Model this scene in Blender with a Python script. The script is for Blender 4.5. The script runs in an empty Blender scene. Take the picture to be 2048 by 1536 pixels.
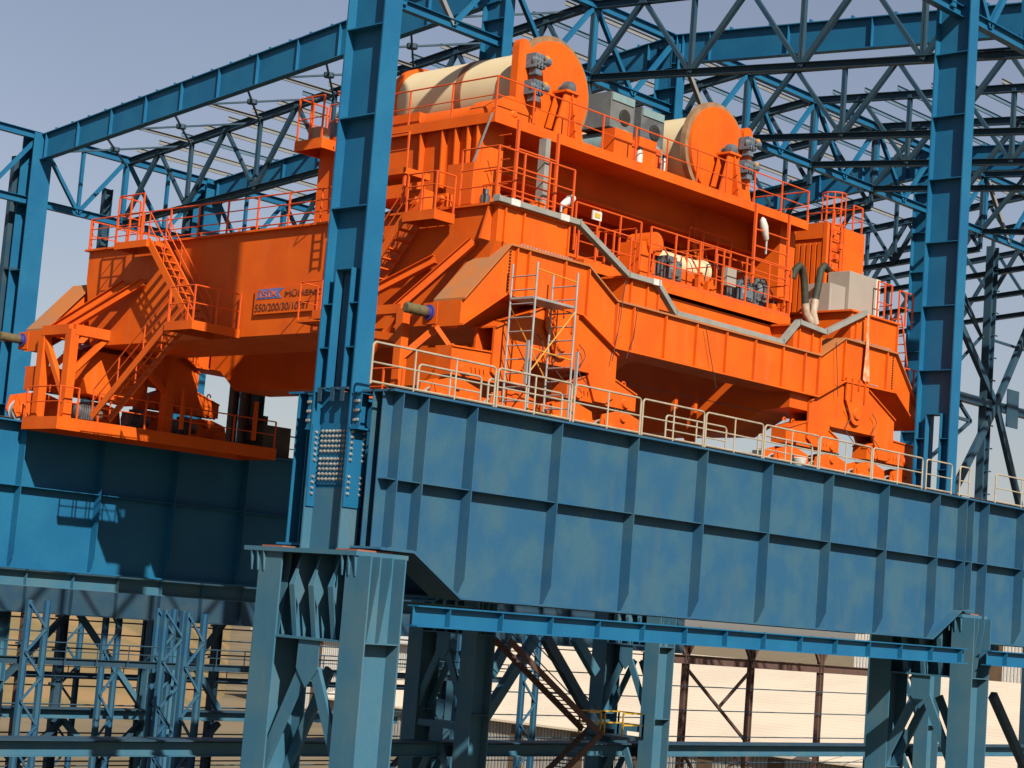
import bpy, bmesh, math, random
from mathutils import Vector, Matrix
random.seed(11)
sc = bpy.context.scene
COL = sc.collection
V = Vector
# ------------------------------------------------------------------ camera
F_PX = 3905.6
CAM = V((0, 0, 18.0))
yaw, pit, rol = [math.radians(a) for a in (42.95, 6.739, 4.445)]
fw = V((math.cos(yaw)*math.cos(pit), math.sin(yaw)*math.cos(pit), math.sin(pit)))
rt0 = V((math.sin(yaw), -math.cos(yaw), 0)); up0 = rt0.cross(fw)
rt = rt0*math.cos(rol) + up0*math.sin(rol); up = -rt0*math.sin(rol) + up0*math.cos(rol)
cam = bpy.data.cameras.new('camera'); camo = bpy.data.objects.new('camera', cam); COL.objects.link(camo)
cam.sensor_fit = 'HORIZONTAL'; cam.sensor_width = 36; cam.lens = 36*F_PX/2048
cam.clip_start = 1; cam.clip_end = 6000
m4 = Matrix.Identity(4)
for i, v in enumerate((rt, up, -fw)):
    for j in range(3): m4[j][i] = v[j]
m4.translation = CAM
camo.matrix_world = m4
sc.camera = camo
def P(px, py, ax, val):
    """point of the place on the plane ax = val that a survey line through photo pixel (px, py) meets"""
    d = rt*((px-1024)/F_PX) - up*((py-768)/F_PX) + fw
    k = 'xyz'.index(ax); t = (val-CAM[k])/d[k]
    return CAM + d*t
# ------------------------------------------------------------------ world, sun, exposure
SUN_DIR = V((-1.0, -2.15, 1.75)).normalized()
el = math.asin(SUN_DIR.z); az = math.atan2(SUN_DIR.x, SUN_DIR.y)
w = bpy.data.worlds.new('World'); sc.world = w; w.use_nodes = True
nt = w.node_tree; bg = nt.nodes['Background']
sky = nt.nodes.new('ShaderNodeTexSky'); sky.sky_type = 'NISHITA'; sky.sun_disc = False
sky.sun_elevation = el; sky.sun_rotation = az
sky.air_density = 1.3; sky.dust_density = 1.5; sky.ozone_density = 1.5; sky.altitude = 300
hs = nt.nodes.new('ShaderNodeHueSaturation'); hs.inputs['Saturation'].default_value = 0.72
mx = nt.nodes.new('ShaderNodeMix'); mx.data_type = 'RGBA'; mx.blend_type = 'MULTIPLY'; mx.inputs[0].default_value = 1; mx.inputs[7].default_value = (.97, .93, 1.02, 1)
nt.links.new(hs.outputs[0], mx.inputs[6])
nt.links.new(sky.outputs[0], hs.inputs['Color']); tcw = nt.nodes.new('ShaderNodeTexCoord'); nz = nt.nodes.new('ShaderNodeTexNoise'); nz.inputs['Scale'].default_value = 2.6; nz.inputs['Detail'].default_value = 5
nt.links.new(tcw.outputs['Generated'], nz.inputs[0]); mr = nt.nodes.new('ShaderNodeMapRange'); mr.inputs[1].default_value = .3; mr.inputs[2].default_value = .7; mr.inputs[3].default_value = .95; mr.inputs[4].default_value = 1.06
nt.links.new(nz.outputs[0], mr.inputs[0]); vm = nt.nodes.new('ShaderNodeVectorMath'); vm.operation = 'SCALE'; nt.links.new(mx.outputs[2], vm.inputs[0]); nt.links.new(mr.outputs[0], vm.inputs['Scale'])
nt.links.new(vm.outputs[0], bg.inputs[0]); bg.inputs[1].default_value = 0.050
sl = bpy.data.lights.new('sun', 'SUN'); slo = bpy.data.objects.new('sun', sl); COL.objects.link(slo)
sl.energy = 5.0; sl.angle = math.radians(0.5); sl.color = (1.0, 0.93, 0.82)
slo.rotation_euler = SUN_DIR.to_track_quat('Z', 'Y').to_euler()
sc.view_settings.view_transform = 'Standard'; sc.view_settings.look = 'None'
sc.view_settings.exposure = 0.8; sc.view_settings.gamma = 1
# ------------------------------------------------------------------ materials
MT = {}
def mat(name, c, c2=None, c3=None, scale=.45, streak=.0, rough=.5, spec=.4, bump=.0, metal=0.0, fine=.06, lo=.42, hi=.62, kc=.58):
    m = bpy.data.materials.new(name); m.use_nodes = True; n = m.node_tree.nodes; l = m.node_tree.links
    b = n['Principled BSDF']; b.inputs['Roughness'].default_value = rough
    b.inputs['Specular IOR Level'].default_value = spec; b.inputs['Metallic'].default_value = metal
    tc = n.new('ShaderNodeTexCoord')
    def noise(sca, det, mp=None):
        t = n.new('ShaderNodeTexNoise'); t.inputs['Scale'].default_value = sca; t.inputs['Detail'].default_value = det
        if mp:
            k = n.new('ShaderNodeMapping'); k.inputs['Scale'].default_value = mp
            l.new(tc.outputs['Object'], k.inputs[0]); l.new(k.outputs[0], t.inputs[0])
        else: l.new(tc.outputs['Object'], t.inputs[0])
        return t
    def mix(fac, a, bcol, amt=1.0):
        x = n.new('ShaderNodeMix'); x.data_type = 'RGBA'
        if isinstance(a, tuple): x.inputs[6].default_value = (*a, 1)
        else: l.new(a, x.inputs[6])
        x.inputs[7].default_value = (*bcol, 1)
        l.new(fac, x.inputs[0]); return x.outputs[2]
    def ramp(src, p0, p1, top=1.0):
        r = n.new('ShaderNodeMapRange'); r.inputs[1].default_value = p0; r.inputs[2].default_value = p1
        r.inputs[4].default_value = top; l.new(src, r.inputs[0]); return r.outputs[0]
    if kc != 1:
        c = tuple(v*kc for v in c); c2 = tuple(v*kc for v in c2) if c2 else None; c3 = tuple(v*kc for v in c3) if c3 else None
    col = c
    if c2: col = mix(ramp(noise(scale, 5).outputs[0], lo, hi), col, c2)
    if c3: col = mix(ramp(noise(3.0, 4, (1, 1, .12)).outputs[0], .55, .78, .4), col, c3)
    fn = noise(14, 3)
    dk = tuple(v*(1-3*fine) for v in c)
    col = mix(ramp(fn.outputs[0], .5, .75, .5 if fine else 0), col, dk)
    l.new(col, b.inputs['Base Color'])
    r2 = n.new('ShaderNodeMapRange'); r2.inputs[3].default_value = max(0, rough-.12); r2.inputs[4].default_value = min(1, rough+.15)
    l.new(noise(2.2, 4).outputs[0], r2.inputs[0]); l.new(r2.outputs[0], b.inputs['Roughness'])
    if bump:
        bp = n.new('ShaderNodeBump'); bp.inputs['Strength'].default_value = bump; bp.inputs['Distance'].default_value = .05
        l.new(noise(.9, 3).outputs[0], bp.inputs['Height']); l.new(bp.outputs[0], b.inputs['Normal'])
    MT[name] = m; return m
BLUE = mat('blue_paint', (.0062, .079, .168), (.0085, .094, .182), None, .5, rough=.5, spec=.25, bump=.05, kc=1)
BLUD = mat('weathered_blue_paint', (.015, .068, .130), (.028, .081, .121), (.050, .076, .09), .8, rough=.65, spec=.2, bump=.07, kc=1)
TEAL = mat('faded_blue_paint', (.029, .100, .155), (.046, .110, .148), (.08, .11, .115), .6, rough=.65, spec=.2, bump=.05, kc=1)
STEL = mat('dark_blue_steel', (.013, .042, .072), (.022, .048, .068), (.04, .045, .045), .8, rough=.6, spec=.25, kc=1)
ORAN = mat('orange_paint', (.50, .079, .003), (.44, .064, .004), (.42, .11, .028), .7, rough=.6, spec=.2, bump=.05, fine=.03, kc=1)
ORAD = mat('dusty_orange_paint', (.32, .11, .034), (.25, .115, .055), None, .9, rough=.85, spec=.1, kc=1)
ORRL = mat('orange_rail_paint', (.50, .070, .008), (.44, .060, .012), None, 2.0, rough=.5, spec=.25, kc=1)
CREM = mat('cream_paint', (.66, .54, .33), (.62, .50, .30), None, .6, rough=.5, fine=.01, kc=.72)
BRWN = mat('brown_primer', (.34, .13, .06), (.28, .11, .05), None, 1.5, rough=.7)
DRIM = mat('dusty_brown_rim', (.28, .16, .08), (.36, .22, .11), None, 2.5, rough=.8)
GALV = mat('galvanised_steel', (.50, .50, .48), (.42, .42, .40), None, 3.0, rough=.45, metal=.3)
RAIL = mat('pale_rail_paint', (.50, .43, .31), (.42, .34, .24), (.20, .10, .05), 2.5, rough=.6)
TRAY = mat('grey_cable_tray', (.34, .34, .30), (.28, .28, .25), None, 2.0, rough=.55)
BOLT = mat('bright_zinc', (.60, .58, .53), (.4, .38, .34), None, 9, rough=.35, metal=.4)
WHIT = mat('white_paint', (.78, .76, .70), (.68, .66, .60), None, 3, rough=.5)
MOTR = mat('dark_grey_motor', (.10, .11, .12), (.16, .17, .18), None, 3.0, rough=.5)
MOTB = mat('blue_grey_motor', (.12, .17, .22), (.2, .22, .24), (.05, .05, .05), 5.0, rough=.5)
TEMO = mat('teal_grey_motor', (.25, .38, .38), (.22, .33, .34), None, 2.0, rough=.5)
BLAC = mat('black_rubber', (.018, .018, .016), (.03, .028, .022), None, 5, rough=.7)
HOSE = mat('dark_green_hose', (.03, .035, .018), (.05, .05, .03), None, 6, rough=.7)
KHAK = mat('khaki_rubber', (.15, .115, .045), (.12, .09, .04), None, 6, rough=.8)
VIOL = mat('violet_blue_paint', (.06, .05, .24), None, None, 2, rough=.5)
PADR = mat('rusty_red_pad', (.42, .13, .075), (.32, .12, .08), None, 3, rough=.8)
YELL = mat('yellow_paint', (.75, .48, .04), (.68, .42, .035), None, 3, rough=.5)
YELB = mat('orange_yellow_brace', (.80, .33, .03), None, None, 3, rough=.5)
RUST = mat('rusty_steel', (.13, .065, .045), (.09, .055, .05), (.2, .1, .06), 1.6, rough=.85)
GREY = mat('grey_cabinet', (.42, .37, .31), (.39, .345, .29), None, .8, rough=.5, fine=.02)
PURL = mat('grey_purlin', (.30, .30, .29), (.26, .27, .27), None, 1.5, rough=.55)
PURB = mat('blue_purlin', (.11, .20, .30), (.14, .22, .30), None, 1.5, rough=.55)
SIGB = mat('sign_blue', (.12, .20, .50), None, None, 2, rough=.5)
SIGT = mat('sign_letters', (.20, .045, .012), None, None, 2, rough=.6)
ROOF = mat('pale_roof_sheet', (.62, .53, .41), (.57, .48, .37), (.54, .43, .31), .12, rough=.7, fine=.02, kc=.85)
CLAD = mat('pale_cladding', (.44, .42, .38), (.36, .34, .30), (.25, .2, .15), .3, rough=.7)
BRCL = mat('brown_cladding', (.16, .095, .05), (.12, .08, .05), None, 1, rough=.8)
CONC = mat('dark_concrete', (.055, .052, .04), (.08, .075, .06), None, 2, rough=.9)
DRYH = mat('dry_hill', (.40, .26, .125), (.27, .21, .10), (.15, .115, .06), .06, rough=.95, spec=.1, lo=.42, hi=.58)
DIRT = mat('dirt', (.30, .235, .15), (.22, .175, .10), None, .05, rough=.95, spec=.1)
CORD = mat('rust_stain', (.45, .26, .16), None, None, 2, rough=.8)
# ------------------------------------------------------------------ mesh builder and scene tree
ORG = {}
class MB:
    def __init__(s): s.v = []; s.f = []; s.mi = []; s.k = 0
    def add(s, vs, fs):
        b = len(s.v); s.v += [V(p) for p in vs]
        for f in fs: s.f.append([b+i for i in f]); s.mi.append(s.k)
        return s
    def box(s, x0, x1, y0, y1, z0, z1):
        vs = [(x, y, z) for z in (z0, z1) for y in (y0, y1) for x in (x0, x1)]
        return s.add(vs, [(0, 2, 3, 1), (4, 5, 7, 6), (0, 1, 5, 4), (2, 6, 7, 3), (0, 4, 6, 2), (1, 3, 7, 5)])
    def prism(s, pts, ext):
        e = V(ext); n = len(pts); a = [V(p) for p in pts]
        return s.add(a+[p+e for p in a], [list(range(n))[::-1], list(range(n, 2*n))] + [(i, (i+1) % n, n+(i+1) % n, n+i) for i in range(n)])
    def xz(s, pts, y0, y1): return s.prism([(x, y0, z) for x, z in pts], (0, y1-y0, 0))
    def yz(s, pts, x0, x1): return s.prism([(x0, y, z) for y, z in pts], (x1-x0, 0, 0))
    def frame(s, p, q, upv=None):
        d = (V(q)-V(p)).normalized(); u = V(upv) if upv else (V((0, 0, 1)) if abs(d.z) < .95 else V((1, 0, 0)))
        sd = d.cross(u).normalized(); u = sd.cross(d).normalized(); return d, sd, u
    def bar(s, p, q, wd, h, upv=None):
        p = V(p); q = V(q); d, sd, u = s.frame(p, q, upv)
        c = [p+sd*a*wd/2+u*b*h/2 for a, b in ((-1, -1), (1, -1), (1, 1), (-1, 1))]
        return s.prism(c, q-p)
    def ib(s, p, q, h, wd, upv=None, tf=None, tw=None):
        p = V(p); q = V(q); d, sd, u = s.frame(p, q, upv); tf = tf or max(.02, h*.07); tw = tw or max(.014, h*.04)
        a, b, c, t = wd/2, h/2, h/2-tf, tw/2
        pr = [(-a, -b), (a, -b), (a, -c), (t, -c), (t, c), (a, c), (a, b), (-a, b), (-a, c), (-t, c), (-t, -c), (-a, -c)]
        return s.prism([p+sd*x+u*y for x, y in pr], q-p)
    def chan(s, p, q, h, wd, upv=None, t=.02):
        p = V(p); q = V(q); d, sd, u = s.frame(p, q, upv)
        pr = [(0, -h/2), (wd, -h/2), (wd, -h/2+t), (t, -h/2+t), (t, h/2-t), (wd, h/2-t), (wd, h/2), (0, h/2)]
        return s.prism([p+sd*x+u*y for x, y in pr], q-p)
    def tube(s, pts, r, n=6, closed=False):
        pts = [V(p) for p in pts]; rings = []; N = len(pts)
        for i, p in enumerate(pts):
            a = pts[i-1] if (i or closed) else p; b = pts[(i+1) % N] if (i < N-1 or closed) else p
            d = (b-a).normalized(); u = V((0, 0, 1)) if abs(d.z) < .9 else V((1, 0, 0))
            if i == 0: sd = d.cross(u).normalized()
            else:
                sd = (psd - d*psd.dot(d)).normalized()
            psd = sd; uu = sd.cross(d)
            rings.append([p+(sd*math.cos(t)+uu*math.sin(t))*r for t in [2*math.pi*k/n for k in range(n)]])
        vs = [x for rg in rings for x in rg]; fs = []
        for i in range(N if closed else N-1):
            for k in range(n):
                j = (i+1) % N
                fs.append((i*n+k, i*n+(k+1) % n, j*n+(k+1) % n, j*n+k))
        if not closed: fs += [list(range(n))[::-1], [(N-1)*n+k for k in range(n)]]
        return s.add(vs, fs)
    def lathe(s, p, q, prof, n=32):
        """prof: (t along p->q in metres, radius)"""
        p = V(p); d, sd, u = s.frame(p, q); vs = []; fs = []
        for t, r in prof:
            vs += [p+d*t+(sd*math.cos(a)+u*math.sin(a))*r for a in [2*math.pi*k/n for k in range(n)]]
        N = len(prof)
        for i in range(N-1):
            for k in range(n): fs.append((i*n+k, i*n+(k+1) % n, (i+1)*n+(k+1) % n, (i+1)*n+k))
        fs += [list(range(n))[::-1], [(N-1)*n+k for k in range(n)]]
        return s.add(vs, fs)
    def cyl(s, p, q, r, n=24):
        return s.lathe(p, q, [(0, r), ((V(q)-V(p)).length, r)], n)
    def m(s, k): s.k = k; return s
    def build(s, name, ma, parent=None, smooth=False, bev=0):
        o0 = ORG.get(parent.name, V((0, 0, 0))) if parent else V((0, 0, 0))
        me = bpy.data.meshes.new(name); me.from_pydata([v-o0 for v in s.v], [], s.f)
        for x in (ma if isinstance(ma, (list, tuple)) else [ma]): me.materials.append(x)
        me.polygons.foreach_set('material_index', s.mi)
        b = bmesh.new(); b.from_mesh(me); bmesh.ops.recalc_face_normals(b, faces=b.faces); b.to_mesh(me); b.free()
        if smooth:
            me.polygons.foreach_set('use_smooth', [True]*len(me.polygons))
            me.set_sharp_from_angle(angle=math.radians(38))
        o = bpy.data.objects.new(name, me); COL.objects.link(o)
        if parent: o.parent = parent; ORG[o.name] = o0
        else: ORG[o.name] = V((0, 0, 0))
        if bev:
            md = o.modifiers.new('bevel', 'BEVEL'); md.width = bev; md.segments = 2; md.limit_method = 'ANGLE'
        return o
def tag(o, label, cat, group=None):
    o['label'] = label; o['category'] = cat
    if group: o['group'] = group
    return o
def thing(name, loc, label, cat, group=None):
    o = bpy.data.objects.new(name, None); COL.objects.link(o); o.location = loc; o.empty_display_size = .3
    ORG[o.name] = V(loc); return tag(o, label, cat, group)
def copy_tree(o, off, label=None):
    def cp(x, par):
        c = x.copy(); COL.objects.link(c)
        if par: c.parent = par
        for ch in x.children: cp(ch, c)
        return c
    c = cp(o, None); c.location = V(o.location)+V(off); ORG[c.name] = V(c.location)
    if label: c['label'] = label
    return c
def struct(o): o['kind'] = 'structure'; return o
def lerp(a, b, t): return V(a)*(1-t)+V(b)*t

# ------------------------------------------------------------------ ground, hill, far buildings
g = MB(); g.add([(-3000, -3000, 0), (4000, -3000, 0), (4000, 4000, 0), (-3000, 4000, 0)], [(0, 1, 2, 3)])
struct(g.build('ground', DIRT))
hb = MB(); nx, ny = 90, 60; vs = []
for j in range(ny+1):
    for i in range(nx+1):
        a = math.radians(50.5+i*38/nx); r = 260+j*14
        u = i/nx; base = 31*min(1, max(0, (r-275)/210))**.8*min(1, max(0, (u+.02)/.10))
        z = base + base/31*(3.0*math.sin(r*.03+u*9)+2.2*math.sin(u*37+r*.021)+1.3*math.sin(u*90-r*.05)) - .5
        vs.append((r*math.cos(a), r*math.sin(a), z-2.5))
hb.add(vs, [(j*(nx+1)+i, j*(nx+1)+i+1, (j+1)*(nx+1)+i+1, (j+1)*(nx+1)+i) for j in range(ny) for i in range(nx)])
struct(hb.build('hill', DRYH, smooth=True))
# low shed with long pale roof
def shed(name, x, y0, y1, ze, xr, zr, label, roofm, wallm, base=True):
    t = thing(name, (x, (y0+y1)/2, 0), label, 'building')
    wl = MB(); n = int((y1-y0)/.5)
    for i in range(n):
        a = y0+i*.5
        wl.yz([(a, 0), (a, ze-.25), (a+.28, ze-.25), (a+.28, 0)], x-.07, x+.2)
    wl.box(x+.02, 2*xr-x, y0+.1, y1-.1, 0, ze-.35)
    wl.build('wall', wallm, t)
    rf = MB(); n = int((y1-y0)/1.2)
    rf.xz([(x-.9, ze-.15), (xr, zr), (2*xr-x+.9, ze-.15), (2*xr-x+.9, ze-.4), (xr, zr-.25), (x-.9, ze-.4)], y0-1, y1+1)
    for i in range(int((xr-x)/1.1)):
        a = x-.6+i*1.1; z = ze-.15+(zr-ze+.15)*(a-x+.9)/(xr-x+.9)
        rf.box(a, a+.06, y0-.9, y1+.9, z-.03, z+.025)
    rf.build('roof', roofm, t)
    for k in range(int((y1-y0)/9)):
        MB().box(x-.16, x-.08, y0+4+k*9, y0+6.0+k*9, 0, ze-.7).build('panel', BRCL, t)
    return t
shed('warehouse', 170, 40, 186, 6.1, 205, 14.8, 'long low warehouse with a sunlit cream roof and pale ribbed wall behind the frame', ROOF, CLAD)
shed('warehouse', 222, 196, 262, 12.5, 240, 16.0, 'farther off white warehouse at the foot of the dry hill', WHIT, WHIT)
shed('warehouse', 235, 60, 150, 27, 260, 31, 'tall white hall far behind the right hand railing', WHIT, WHIT)

# ------------------------------------------------------------------ runway girders
def girder(x0, x1, yf, yb, label, m, haunch=(True, True), sp=3.51, first=None, zt=23.65, zb=18.38, detail=True):
    t = thing('runway_girder', ((x0+x1)/2, (yf+yb)/2, zb), label, 'girder', 'crane runway girders')
    xa = x0+3.16 if haunch[0] else x0; xb = x1-2.8 if haunch[1] else x1
    xa0 = x0+1.24 if haunch[0] else x0; xb0 = x1-.82 if haunch[1] else x1
    zh = 19.5
    MB().box(x0, x1, yf, yb, zt-.06, zt).build('top_flange', m, t)
    pr = [(x0+.0, zt-.06)]
    pr += [(x0, zh), (xa0, zh), (xa, zb)] if haunch[0] else [(x0, zb)]
    pr += [(xb, zb), (xb0, zh), (x1, zh)] if haunch[1] else [(x1, zb)]
    pr += [(x1, zt-.06)]
    wb = MB(); wf = yf+.42; wk = yb-.42
    wb.xz(pr, wf, wf+.03); wb.xz(pr, wk-.03, wk); wb.build('web', m, t)
    bf = MB(); low = pr[1:-1]
    for a, b in zip(low[:-1], low[1:]):
        d = V((b[0]-a[0], 0, b[1]-a[1])).normalized(); nn = V((d.z, 0, -d.x))
        A = V((a[0], yf+.05, a[1])); B = V((b[0], yf+.05, b[1]))
        if nn.z > 0: nn = -nn
        bf.prism([A, B, B+nn*.06+d*.02, A+nn*.06-d*.02], (0, yb-yf-.1, 0))
    bf.build('bottom_flange', m, t)
    def zlow(x):
        for a, b in zip(low[:-1], low[1:]):
            if a[0] <= x <= b[0]: return a[1]+(b[1]-a[1])*(x-a[0])/max(1e-6, b[0]-a[0])
        return zb
    xs = first or []
    if not xs:
        x = x0+2.0
        while x < x1-.5: xs.append(x); x += sp
    for x in xs:
        zz = zlow(x)
        b = MB(); cut = .55 if zz < 18.6 else .05
        b.prism([(x, yf+.03, zt-.07), (x, wf, zt-.07), (x, wf, zz+.02 if cut > .1 else zz), (x, wf-.12, zz+.02 if cut > .1 else zz), (x, yf+.03, zz+cut)], (.03, 0, 0))
        b.build('stiffener', m, t)
    z1 = 21.28
    xx = [x0]+xs+[x1]
    for a, b in zip(xx[:-1], xx[1:]):
        if b-a > .2: MB().box(a+.035, b-.005, yf+.08, wf-.005, z1, z1+.025).build('rib', m, t)
    rl = MB(); rl.ib((x0+.3, (yf+yb)/2, zt+.07), (x1-.3, (yf+yb)/2, zt+.07), .14, .12); rl.build('rail', RUST, t)
    if haunch[0]:
        MB().box(x0+.02, xa0, yf+.03, yb-.03, zh-.075, zh-.015).build('bearing_plate', m, t)
    return t
gx = [35.5, 36.43, 38.33, 41.89, 45.39, 48.84, 52.38, 55.96, 59.51, 63.0, 64.99, 65.5]
G1 = girder(35.12, 65.85, 36.85, 38.1, 'weathered blue plate girder in front with a haunched left end and railing on top', BLUD, first=gx)
girder(65.9, 97, 36.85, 38.1, 'blue plate girder continuing past the right hand column, partly out of frame', BLUD, (False, True), first=[66.62, 69.5, 73.0, 76.5, 80.0])
girder(35.15, 65.85, 39.75, 41.1, 'blue runway girder behind the front one, carrying the near crane wheels', BLUE)
girder(65.9, 97, 39.75, 41.1, 'rear blue girder beyond the right hand column', BLUE, (False, True))
girder(12, 38.0, 61.15, 62.95, 'far runway girder piece at the left edge of the photo', BLUE, (True, False))
girder(38.05, 64.6, 61.15, 62.95, 'far blue runway girder in the shadow of the crane', BLUE, (False, True))
for x0, x1, y, z, lab in ((35.9, 64.2, 36.3, 17.8, 'blue tie beam running just below the front girder'), (13, 65, 61.6, 17.98, 'blue tie beam below the shaded far girder at left'), (65.9, 95, 36.3, 17.8, 'blue tie beam to the right of the right hand column')):
    t = thing('tie_beam', ((x0+x1)/2, y, z), lab, 'beam', 'tie beams under the runway girders')
    MB().ib((x0, y, z), (x1, y, z), .56, .42).build('beam', BLUE if y < 50 else TEAL, t)
    x = x0+1.2
    while x < x1:
        for sg in (-1, 1): MB().box(x, x+.02, *sorted((y+sg*.02, y+sg*.2)), z-.235, z+.235).build('stiffener', BLUE if y < 50 else TEAL, t)
        x += 2.05
MB_ = None

# ------------------------------------------------------------------ columns
def col_lower(t, xc, yc, s, zc, m, lw=.92, ld=1.28, bolts=True, z0=0):
    """two legs joined by lacing, cap plate on top"""
    xa, xb = xc-ld/2, xc+ld/2
    for sg in (-1, 1):
        y = yc+sg*s; g_ = MB()
        g_.box(xa, xa+.05, y-lw/2, y+lw/2, z0, zc-.1); g_.box(xb-.05, xb, y-lw/2, y+lw/2, z0, zc-.1)
        g_.box(xa+.05, xb-.05, y-.025, y+.025, z0, zc-.1)
        lg = g_.build('leg', m, t)
        z = zc-2.33
        while z > z0:
            for a, b in ((y-lw/2+.02, y-.026), (y+.026, y+lw/2-.02)): MB().box(xa+.05, xb-.05, a, b, z, z+.03).build('stiffener', m, lg)
            z -= 3.6
        for k in (.28, .62):
            xx = xa+ld*k; r = MB()
            r.prism([(xx, y-.026, zc-.1), (xx, y-lw/2+.03, zc-.1), (xx, y-lw/2+.03, zc-.5), (xx, y-.30, zc-1.3), (xx, y-.16, zc-2.29), (xx, y-.026, zc-2.29)], (.025, 0, 0))
            r.build('rib', m, lg)
    ylo = yc-1.73 if s > 1.5 else yc-s-.7; cp = MB(); cp.box(xa-.1, xb+.5, ylo, yc+s+1.02, zc-.1, zc+.02)
    for yy in (yc-s+.05, yc-s+.3, yc-s+.55, yc+s+.2, yc+s+.45, yc+s+.7):
        cp.prism([(xa-.095, yy, zc-.1), (xa-.0, yy, zc-.1), (xa-.0, yy, zc-.62), (xa-.03, yy, zc-.62)], (0, .03, 0))
    cp.build('cap_plate', m, t)
    d = MB(); y0, y1 = yc-s+lw/2, yc+s-lw/2
    d.box(xc+.15, xc+.18, y0-.3, y1+.3, zc-2.3, zc-.1)
    d.box(xa+.02, xb-.02, y0-.05, y1+.05, zc-2.36, zc-2.3); d.build('diaphragm', m, t)
    for k in (.2, .5, .8):
        y = y0+(y1-y0)*k
        f = MB(); f.prism([(xa+.3, y, zc-.1), (xc+.15, y, zc-.1), (xc+.15, y, zc-2.3), (xa+.28, y, zc-2.3), (xa+.28, y, zc-1.5), (xa+.02, y, zc-.95)], (0, .03, 0))
        f.prism([(xa+.0, y-.09, zc-.95), (xa+.0, y+.12, zc-.95), (xa+.28, y+.015, zc-.12), (xa+.3, y+.015, zc-.12)], (.03, 0, 0))
        f.prism([(xa+.0, y-.09, zc-.95), (xa+.0, y+.12, zc-.95), (xa+.26, y+.1, zc-2.3), (xa+.26, y-.07, zc-2.3)], (.03, 0, 0))
        f.build('rib', m, t)
    ym = (y0+y1)/2; z = zc-2.36
    k = 0
    while z > z0+3:
        gp = MB(); gp.prism([(xa+.09, ym-.4, z), (xa+.09, ym+.4, z), (xa+.09, ym+.42, z-.75), (xa+.09, ym, z-1.25), (xa+.09, ym-.42, z-.75)], (.03, 0, 0))
        gp.build('gusset_plate', m, t)
        for sg in (-1, 1):
            b = MB(); b.bar((xa+.20, ym+sg*.22, z-.75), (xa+.20, yc+sg*(s-.05), z-3.7), .34, .12, (1, 0, 0)); b.build('lacing_bar', m, t)
            b = MB(); b.bar((xb-.16, ym+sg*.22, z-.75), (xb-.16, yc+sg*(s-.05), z-3.7), .30, .12, (1, 0, 0)); b.build('lacing_bar', m, t)
        MB().box(xa+.1, xb-.1, y0-.2, y1+.2, z-4.3, z-4.0).build('batten', m, t)
        z -= 4.3
def col_upper(t, xc, yc, zb, zt, m, m2, hw=1.08, fw_=.32, door=True, ys=0):
    """H shaft, web facing along the runway"""
    ya, yb = yc-hw+ys, yc+hw+ys
    zs = zb+1.65
    for (za, zz, mm) in ((zb, zs, m2), (zs+.003, zt, m)):
        b = MB()
        b.box(xc-fw_, xc+fw_, ya, ya+.05, za, zz); b.box(xc-fw_, xc+fw_, yb-.05, yb, za, zz)
        if za == zb: b.box(xc-.02, xc+.02, ya+.05, yb-.05, za, zz)
        else:
            if door:
                d0, d1 = yc+ys-.3, yc+ys+.3
                b.box(xc-.02, xc+.02, ya+.05, yb-.05, zz-(zz-26.9), zz) if False else None
                b.box(xc-.02, xc+.02, ya+.05, yb-.05, 26.9, zz)
                b.box(xc-.02, xc+.02, ya+.05, d0, za, 26.9); b.box(xc-.02, xc+.02, d1, yb-.05, za, 26.9)
                b.box(xc-.02, xc+.02, d0, d1, za, zb+4.25)
            else: b.box(xc-.02, xc+.02, ya+.05, yb-.05, za, zz)
        b.build('shaft', mm, t)
    if door:
        d0, d1 = yc+ys-.3, yc+ys+.3
        b = MB()
        for y in (d0-.03, d1): b.box(xc-fw_+.02, xc+fw_-.02, y, y+.03, zb+4.25, 26.9)
        b.box(xc-fw_+.02, xc+fw_-.02, d0-.03, d1+.03, 26.9, 26.94)
        b.build('door_frame', m, t)
        for z in (25.95, 24.75):
            for a, c in ((ya+.05, d0-.03), (d1+.03, yb-.05)):
                MB().box(xc-fw_+.03, xc+fw_-.03, a, c, z, z+.03).build('stiffener', m, t)
        z = 28.6
    else: z = zb+3
    while z < zt-.5:
        MB().box(xc-fw_+.01, xc-.021, ya+.05, yb-.05, z, z+.035).build('stiffener', m, t)
        MB().box(xc+.021, xc+fw_-.01, ya+.05, yb-.05, z, z+.035).build('stiffener', m, t); z += 2.52
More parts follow.
